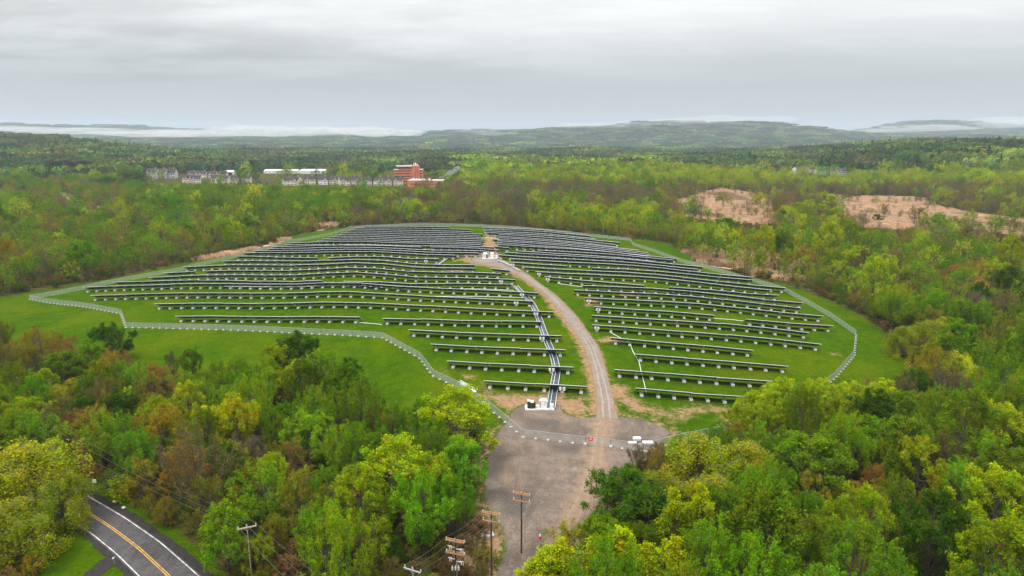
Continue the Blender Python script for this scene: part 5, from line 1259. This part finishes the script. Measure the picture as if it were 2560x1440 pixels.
# ------------------------------------------------------------------ stuff: instanced woods, undergrowth, reeds
HID = bpy.data.collections.new('instance_sources')
def src(name, me):
    o = bpy.data.objects.new(name, me); HID.objects.link(o); return o
def stuff(name, P, S, RZ, T, IDX, meshes, label):
    n = len(P)
    me = bpy.data.meshes.new(name); me.vertices.add(n); me.vertices.foreach_set('co', np.asarray(P, np.float32).ravel())
    a = me.attributes.new('scl', 'FLOAT_VECTOR', 'POINT'); a.data.foreach_set('vector', np.asarray(S, np.float32).ravel())
    rot = np.zeros((n, 3), np.float32); rot[:, 2] = RZ
    a = me.attributes.new('rot', 'FLOAT_VECTOR', 'POINT'); a.data.foreach_set('vector', rot.ravel())
    a = me.attributes.new('tint', 'FLOAT_COLOR', 'POINT'); a.data.foreach_set('color', np.concatenate([np.asarray(T, np.float32), np.ones((n, 1), np.float32)], 1).ravel())
    a = me.attributes.new('idx', 'INT', 'POINT'); a.data.foreach_set('value', np.asarray(IDX, np.int32))
    o = put(name, me); tag(o, label, kind='stuff')
    ng = bpy.data.node_groups.new(name, 'GeometryNodeTree')
    ng.interface.new_socket('Geometry', in_out='INPUT', socket_type='NodeSocketGeometry'); ng.interface.new_socket('Geometry', in_out='OUTPUT', socket_type='NodeSocketGeometry')
    gi = ng.nodes.new('NodeGroupInput'); go = ng.nodes.new('NodeGroupOutput')
    g2i = ng.nodes.new('GeometryNodeGeometryToInstance')
    for k, m in reversed(list(enumerate(meshes))):
        oi = ng.nodes.new('GeometryNodeObjectInfo'); oi.inputs['Object'].default_value = src('%s_source' % name, m)
        ng.links.new(oi.outputs['Geometry'], g2i.inputs[0])
    ip = ng.nodes.new('GeometryNodeInstanceOnPoints'); ip.inputs['Pick Instance'].default_value = True
    def na(nm, ty):
        q = ng.nodes.new('GeometryNodeInputNamedAttribute'); q.data_type = ty; q.inputs['Name'].default_value = nm; return q.outputs[0]
    m2p = ng.nodes.new('GeometryNodeMeshToPoints')
    ng.links.new(gi.outputs[0], m2p.inputs[0]); ng.links.new(m2p.outputs[0], ip.inputs['Points']); ng.links.new(g2i.outputs[0], ip.inputs['Instance'])
    ng.links.new(na('idx', 'INT'), ip.inputs['Instance Index']); ng.links.new(na('scl', 'FLOAT_VECTOR'), ip.inputs['Scale'])
    e2r = ng.nodes.new('FunctionNodeEulerToRotation'); ng.links.new(na('rot', 'FLOAT_VECTOR'), e2r.inputs[0]); ng.links.new(e2r.outputs[0], ip.inputs['Rotation'])
    ng.links.new(ip.outputs[0], go.inputs[0])
    md = o.modifiers.new('scatter', 'NODES'); md.node_group = ng
    return o

# nearer woods: detailed trees that are not among the 300
joined = {}
NL = []
for kn in VARS:
    for v, (tm, cm) in enumerate(NEAR[kn]):
        nv = len(tm.vertices); co = np.empty(nv * 3, np.float32); tm.vertices.foreach_get('co', co)
        nc = len(cm.vertices); cc = np.empty(nc * 3, np.float32); cm.vertices.foreach_get('co', cc)
        f1 = np.empty(len(tm.loops), np.int32); tm.loops.foreach_get('vertex_index', f1); f2 = np.empty(len(cm.loops), np.int32); cm.loops.foreach_get('vertex_index', f2)
        l2 = np.empty(nc * 4, np.float32); cm.attributes['lc'].data.foreach_get('color', l2)
        F1, F2 = f1.reshape(-1, 4), f2.reshape(-1, 4) + nv
        m = np_mesh('wood_tree', np.concatenate([co, cc]).reshape(-1, 3), [np.concatenate([F1, F2])], [M['bark'], M['leaf']], np.concatenate([np.zeros(len(F1), int), np.ones(len(F2), int)]))
        set_lc(m, np.concatenate([np.ones((nv, 4), np.float32), l2.reshape(-1, 4)])); joined[(kn, v)] = len(NL); NL.append(m)
A = [f for f in FAR if f[10]]; B = [f for f in FAR if not f[10]]
stuff('near_woods', [f[:3] for f in A], [f[3:6] for f in A], [f[6] for f in A], [f[7] for f in A], [joined[(f[8], f[9])] for f in A], NL, 'dense spring wood of smaller trees filling in round the field')
# middle distance
gM = np.random.default_rng(31)
CLEARB = [np.array(p) for p in ([(355, 428), (640, 430), (700, 434), (900, 437), (970, 438), (1114, 446), (1114, 468), (1005, 467), (640, 459), (360, 455)], [(1980, 420), (2125, 420), (2125, 441), (1980, 440)],
                                 [(650, 426), (815, 426), (815, 437), (650, 437)], [(960, 405), (1062, 405), (1062, 462), (960, 462)])]
def grid_pts(d0, d1, step, half=43.0):
    xm = d1 * math.sin(math.radians(half)); xs = np.arange(-xm, xm, step); ys = np.arange(d0 * .7, d1, step)
    X, Y = np.meshgrid(xs, ys); X = (X + gM.uniform(-.45, .45, X.shape) * step).ravel(); Y = (Y + gM.uniform(-.45, .45, Y.shape) * step).ravel()
    R = np.hypot(X, Y); k = (R > d0) & (R < d1) & (np.abs(np.arctan2(X, Y)) < math.radians(half)); return X[k], Y[k]
X, Y = grid_pts(640, 1330, 6.6); Z = terr(X, Y); U, Vv, _ = project(X, Y, Z)
mar = np.max([sdist(X, Y, p) for p in MARSH], 0); lane = np.max([sdist(X, Y, p) for p in LANE], 0)
mn_ = nz(X, Y * .7, 60, 151, 3); bx0, bx1 = G(350, 462)[0], G(1120, 466)[0]; st_ = stand(X * .75, Y * .6)
for i in range(len(X)):
    if mar[i] > -2 and gM.random() > ((.3 if mn_[i] > .3 else .02) if mar[i] > 12 else (.5 if mn_[i] > -.1 else .2)): continue
    if lane[i] > -7: continue
    if bx0 < X[i] < bx1 and 940 < Y[i] < 1215 and gM.random() < .96: continue
    w = zone(U[i], Vv[i]); ks = list(w); pr = np.array([w[q] for q in ks]); kn = ks[min(len(ks) - 1, int(np.searchsorted(np.cumsum(pr / pr.sum()), min(.999, max(0, .66 * st_[i] + .34 * gM.random())))))]
    h0, D0 = SIZE[kn]; q = gM.lognormal(0, .29); h, D = h0 * q * 1.0, D0 * q
    if mar[i] > -2: h *= .6; D *= .6
    uu, vv, _ = project(X[i], Y[i], Z[i] + h)
    if mar[i] <= -2 and any(pip(uu, vv, np_) for np_ in NEARCLEAR[4:9]): continue
    blk = any(pip(uu, vv, p) for p in CLEARB)
    if blk and gM.random() < .9 and Y[i] < 1450:
        h *= .5; D *= .7
        uu, vv, _ = project(X[i], Y[i], Z[i] + h)
        if any(pip(uu, vv, p) for p in CLEARB): continue
    B.append((X[i], Y[i], Z[i] - .1, D / 10, D / 10, h / 12, gM.uniform(0, 6.28), vary(kn, gM), kn, int(gM.integers(0, VARS[kn]))))
stuff('middle_woods', [f[:3] for f in B], [f[3:6] for f in B], [f[6] for f in B], [f[7] for f in B], [MID[f[8]][f[9]] for f in B], MIDLIST, 'mixed spring woods beyond the solar field')
# far canopy: groves
def grove(seed, coni):
    g = np.random.default_rng(seed); VV, LL = [], []
    n = 36
    for i in range(n):
        a = g.uniform(0, 6.28); rr = 36 * math.sqrt((i + .5) / n) * g.uniform(.9, 1.1); cx, cy = rr * math.cos(i * 2.4), rr * math.sin(i * 2.4)
        hh = g.uniform(9, 17); R = g.uniform(4, 7); m = 100; sp = g.random() < coni
        t = g.random(m) ** .7; ph = g.uniform(0, 6.28, m)
        if sp: hh *= 1.3; r = R * .75 * (1 - t); z = hh * (.1 + .9 * t)
        else: r = R * np.sin(np.pi * (.2 + .78 * t)) ** .6 * g.uniform(.8, 1.1, m); z = hh * (.15 + .85 * t)
        C = np.stack([cx + r * np.cos(ph), cy + r * np.sin(ph), z], 1)
        V, _ = leaves(C, g, 3.0 if not sp else 2.0, .8); c = g.lognormal(0, .26) * g.uniform(.75, 1.25, m); hu = g.normal(0, .1)
        if sp: c *= .3
        VV.append(V); LL.append(np.repeat(np.stack([c * (1 + hu * 1.5), c, c * (1 - hu), np.ones(m)], 1), 4, 0))
    V = np.concatenate(VV); me = np_mesh('grove', V, [np.arange(len(V)).reshape(-1, 4)], [M['leaf']]); set_lc(me, np.concatenate(LL)); return me
GROVES = [grove(s, c) for s, c in ((1, .0), (2, .03), (3, .06), (4, .0), (5, .4), (6, .02))]
def far_groves(d0, d1, step, sc_lo, sc_hi, P, S, R, T, I):
    X, Y = grid_pts(d0, d1, step); Z = terr(X, Y); U, Vv, _ = project(X, Y, Z)
    for i in range(len(X)):
        d = math.hypot(X[i], Y[i]); n = float(nz(X[i], Y[i], 420, 41, 2)); n2 = float(nz(X[i], Y[i], 170, 43, 2))
        base = np.array((.15, .205, .03)) if n > .3 else (np.array((.05, .105, .028)) if n < -.3 else np.array((.09, .145, .026)))
        if 1150 < U[i] < 1700 and d < 2100: base = np.array((.19, .27, .006))
        if U[i] > 1900 and d < 1700: base = base * 1.0
        if n2 > .5: base = np.array((.10, .09, .03))
        b = base * gM.lognormal(0, .32)
        s = gM.uniform(sc_lo, sc_hi)
        if d < 1650 and any(pip(*project(X[i] + o_, Y[i], Z[i] + e_)[:2], p) for p in CLEARB for e_ in (13, 4) for o_ in (-30, 0, 30)): continue
        P.append((X[i], Y[i], Z[i] - .5)); S.append((s, s, s * gM.uniform(.85, 1.15) * (1 if d < 3600 else (.75 if d < 6500 else .45)))); R.append(gM.uniform(0, 6.28)); T.append(tuple(b)); I.append(4 if (n < -.45 and gM.random() < .25) else int(gM.choice([0, 1, 2, 3, 5])))
L5 = ([], [], [], [], [])
far_groves(1330, 3600, 52, .85, 1.15, *L5); far_groves(3600, 6500, 85, 1.2, 1.6, *L5); far_groves(6500, 14000, 170, 2.0, 2.7, *L5)
stuff('far_woods', *L5[:3], L5[3], L5[4], GROVES, 'hazy wooded plain and slopes to the horizon')
# undergrowth under the nearer wood
X, Y = grid_pts(82, 640, 3.6, 48); lawn = sdist(X, Y, LAWN); yard = sdist(X, Y, YARD); road = dist_poly(X, Y, RY, False); mar = np.max([sdist(X, Y, p) for p in MARSH], 0); Z = terr(X, Y)
verge = sdist(X, Y, GP([(90, 1300), (170, 1290), (250, 1345), (360, 1450), (360, 1700), (40, 1700), (40, 1420)]))
tr = sdist(X, Y, np.array([pE[1]] ) if False else LANE[0])
kz = (lawn < -1.5) & (yard < -1.5) & (road > 7.0) & (mar < 0) & (verge < 0) & (tr < -2) & (gM.random(len(X)) < np.where(np.hypot(X, Y) < 350, .95, .5))
X, Y, Z = X[kz], Y[kz], Z[kz]; n = len(X); un = nz(X, Y, 26, 51, 3)
tt = np.where((un > .25)[:, None], np.array([.23, .13, .05]), np.where((un < -.2)[:, None], np.array([.08, .16, .006]), np.array([.15, .13, .015]))) * gM.lognormal(0, .25, (n, 1))
s = gM.uniform(.22, .55, n)
stuff('undergrowth', np.stack([X, Y, Z - .15], 1), np.stack([s, s, s * gM.uniform(.4, .8, n)], 1), gM.uniform(0, 6.28, n), tt, gM.choice([joined[('olive', 0)], joined[('olive', 1)], joined[('rust', 0)], joined[('bare', 1)], joined[('vase', 2)]], n), NL, 'low brown and green thicket under the trees')
# reeds on the marsh
def reed():
    g = np.random.default_rng(3); n = 260; c = np.stack([g.uniform(-3.2, 3.2, n), g.uniform(-3.2, 3.2, n), np.zeros(n)], 1); a = g.uniform(0, 6.28, n); h = g.uniform(.9, 2.1, n)
    w = np.stack([np.cos(a), np.sin(a), 0 * a], 1) * .22; top = np.stack([g.normal(0, .25, n), g.normal(0, .25, n), h], 1)
    V = np.stack([c - w, c + w, c + top + w * .5, c + top - w * .5], 1).reshape(-1, 3)
    me = np_mesh('reed_tuft', V, [np.arange(n * 4).reshape(-1, 4)], [M['leaf']]); l = g.uniform(.7, 1.3, n); set_lc(me, np.repeat(np.stack([l, l, l, np.ones(n)], 1), 4, 0)); return me
PX = [p for p in MARSH]
XX, YY = [], []
for p in PX:
    q0, q1 = p.min(0), p.max(0); nn = int((q1[0] - q0[0]) * (q1[1] - q0[1]) / 15); a = gM.uniform(q0[0], q1[0], nn); b = gM.uniform(q0[1], q1[1], nn)
    k = (sdist(a, b, p) + 7.0 * nz(a, b, 34, 91, 4) > 1) & (np.hypot(a, b) < 1500); XX.append(a[k]); YY.append(b[k])
X = np.concatenate(XX); Y = np.concatenate(YY); n = len(X); un = nz(X * 1.0, Y * .55, 95, 61, 5)
tt = np.where((un > .5)[:, None], np.array([.36, .24, .14]), np.array([.6, .42, .27])) * gM.lognormal(0, .14, (n, 1)); s = gM.uniform(.8, 1.2, n)
stuff('reeds', np.stack([X, Y, terr(X, Y)], 1), np.stack([s, s, s], 1), gM.uniform(0, 6.28, n), tt, np.zeros(n, int), [reed()], 'dry tan reeds on the marsh')

# ------------------------------------------------------------------ air: haze, low fog, steam
hb = MB(); hb.box(-16500, 16500, -3000, 16500, -40, 420)
tag(put('haze', hb.mesh('haze', mat_volume('haze_air', (.70, .82, .93), 6.6e-5, .2))), kind='stuff')
def lumps(name, blobs, mat, label, kind='stuff', seed=1):
    import bmesh
    g = np.random.default_rng(seed); bm = bmesh.new()
    for (x, y, z, rx, ry, rz) in blobs:
        r = bmesh.ops.create_icosphere(bm, subdivisions=3, radius=1.0)
        a, b, c = g.uniform(0, 6.3, 3)
        for q in r['verts']:
            k = 1 + .14 * math.sin(q.co.x * 5 + a) + .12 * math.sin(q.co.y * 6 + b) + .12 * math.sin(q.co.z * 5 + q.co.x * 3 + c)
            q.co = Vector((x + q.co.x * rx * k, y + q.co.y * ry * k, z + q.co.z * rz * k))
    me = bpy.data.meshes.new(name); bm.to_mesh(me); bm.free(); me.materials.append(mat)
    me.polygons.foreach_set('use_smooth', [True] * len(me.polygons))
    return tag(put(name, me), label, kind=kind)
FOG = mat_volume('fog_bank', (.98, .985, .99), .003, .2)
FOGTHIN = mat_volume('thin_mist', (.98, .985, .99), .0014, .2)
def bank(u0, u1, v0, v1, d, n, ry, tz, seed):
    g = np.random.default_rng(seed); out = []
    for i in range(n):
        u = g.uniform(u0, u1); f = (u - u0) / (u1 - u0); v = v0 + (v1 - v0) * f + g.normal(0, 2.0)
        x = (u - 1280) / F * d * CP; z = H + (345 - v) / F * d; w = (u1 - u0) / F * d / n * g.uniform(1.0, 4.2)
        out.append((x, d + g.normal(0, ry * .5), z, w, ry, tz * g.uniform(.6, 1.5)))
    return out
lumps('valley_fog', bank(-60, 380, 321, 333, 5200, 14, 300, 12, 1) + bank(350, 1020, 335, 331, 5300, 44, 420, 17, 2) + bank(560, 970, 329, 325, 5300, 34, 320, 20, 3), FOG, 'white fog bank lying in the valley below the far ridge')
lumps('ridge_mist', bank(1180, 1240, 331, 334, 6300, 4, 120, 14, 4) + bank(1420, 1760, 319, 310, 6700, 12, 200, 20, 5) + bank(1690, 1950, 306, 297, 8200, 8, 250, 38, 6) + bank(2170, 2380, 327, 322, 8700, 10, 400, 26, 7) + bank(2430, 2640, 316, 300, 8700, 8, 400, 55, 8), FOGTHIN, 'thin mist clinging to the far hills')
lumps('steam_plume', [(STEAM[0] + i * 2.6 + 1.5 * math.sin(i * 2.1), STEAM[1] + i, STEAM[2] + i * 1.35 + 1.2 * math.sin(i * 3.3), 1.6 + i * .3, 1.8 + i * .2, 1.1 + i * .2) for i in range(13)], mat_volume('steam', (.95, .96, .97), .06, .2), 'white steam plume drifting from the brick annex')

# ------------------------------------------------------------------ sky and sun
SUN_EL, SUN_AZ = math.radians(62), math.radians(-128)      # high, behind and to the left
w = bpy.data.worlds.new('World'); sc.world = w; w.use_nodes = True; nt = w.node_tree
for n_ in list(nt.nodes): nt.nodes.remove(n_)
out = nt.nodes.new('ShaderNodeOutputWorld')
sky = nt.nodes.new('ShaderNodeTexSky'); sky.sky_type = 'NISHITA'; sky.sun_disc = False; sky.sun_elevation = SUN_EL; sky.sun_rotation = -SUN_AZ; sky.dust_density = 3.0
bg1 = N(nt, 'ShaderNodeBackground', inp={0: sky.outputs[0], 1: .06})
co = N(nt, 'ShaderNodeTexCoord').outputs['Generated']
sep = N(nt, 'ShaderNodeSeparateXYZ', inp={0: co}); zz = math_(nt, 'MAXIMUM', sep.outputs[2], 0.0)
den = math_(nt, 'ADD', zz, .09)
cx = math_(nt, 'DIVIDE', sep.outputs[0], den); cy = math_(nt, 'DIVIDE', sep.outputs[1], den)
cv = N(nt, 'ShaderNodeCombineXYZ', inp={0: math_(nt, 'MULTIPLY', cx, .6), 1: cy, 2: 0.0}).outputs[0]
n1 = noise(nt, cv, .5, 5, .55); n2 = noise(nt, cv, 1.5, 6, .6)
gr = N(nt, 'ShaderNodeValToRGB', inp={0: zz}); cr = gr.color_ramp
cr.elements[0].position = 0.0; cr.elements[0].color = (.46, .482, .487, 1); cr.elements[1].position = 1.0; cr.elements[1].color = (2.5, 2.52, 2.53, 1)
for p_, c_ in ((.03, (.43, .447, .45)), (.07, (.43, .446, .447)), (.105, (.55, .57, .568)), (.145, (.745, .765, .758)), (.24, (.88, .895, .89)), (.5, (1.5, 1.52, 1.53)), (.75, (2.1, 2.12, 2.13))):
    e_ = cr.elements.new(p_); e_.color = c_ + (1,)
# broad darker streaks on the left, lighter billows toward the top right
str_ = ramp(nt, math_(nt, 'ADD', math_(nt, 'MULTIPLY', n1, .5), math_(nt, 'MULTIPLY', n2, .5)), .38, .62)
left = ramp(nt, math_(nt, 'MULTIPLY', cx, -1.0), -1.0, 4.5)
amt = math_(nt, 'ADD', .15, math_(nt, 'MULTIPLY', left, .34))
amt = math_(nt, 'MULTIPLY', amt, ramp(nt, zz, .045, .11))
dark = math_(nt, 'SUBTRACT', 1.06, math_(nt, 'MULTIPLY', math_(nt, 'SUBTRACT', 1.0, str_), amt))
cl = N(nt, 'ShaderNodeVectorMath', operation='SCALE', inp={0: gr.outputs[0]}); nt.links.new(dark, cl.inputs['Scale'])
bg2 = N(nt, 'ShaderNodeBackground', inp={0: cl.outputs[0], 1: 1.0})
mx = N(nt, 'ShaderNodeMixShader', inp={0: .93, 1: bg1.outputs[0], 2: bg2.outputs[0]}); nt.links.new(mx.outputs[0], out.inputs[0])
w.cycles.sampling_method = 'MANUAL'; w.cycles.sample_map_resolution = 512
sl = bpy.data.lights.new('sun', 'SUN'); sl.energy = 1.6; sl.angle = math.radians(14); sl.color = (1, .97, .92)
so = bpy.data.objects.new('sun', sl); COL.objects.link(so)
dv = Vector((math.sin(SUN_AZ) * math.cos(SUN_EL), math.cos(SUN_AZ) * math.cos(SUN_EL), math.sin(SUN_EL)))
so.rotation_euler = dv.to_track_quat('Z', 'Y').to_euler(); so.location = dv * 300

# ------------------------------------------------------------------ camera and settings
cam = bpy.data.cameras.new('camera'); cam.lens = 24; cam.sensor_width = 36; cam.clip_start = .5; cam.clip_end = 40000
co_ = bpy.data.objects.new('camera', cam); COL.objects.link(co_); co_.location = (0, 0, H); co_.rotation_euler = (math.pi / 2 - PITCH, 0, 0)
sc.camera = co_
sc.render.resolution_x, sc.render.resolution_y = 1024, 576
sc.view_settings.view_transform = 'Standard'; sc.view_settings.look = 'None'; sc.view_settings.exposure = 0.38; sc.view_settings.gamma = 1.0; sc.view_settings.use_curve_mapping = False
cy_ = sc.cycles
cy_.max_bounces = 6; cy_.diffuse_bounces = 4; cy_.glossy_bounces = 2; cy_.transmission_bounces = 3; cy_.transparent_max_bounces = 24; cy_.volume_bounces = 0
cy_.use_denoising = True; cy_.denoising_prefilter = 'ACCURATE'; cy_.use_adaptive_sampling = False; cy_.caustics_reflective = False; cy_.caustics_refractive = False
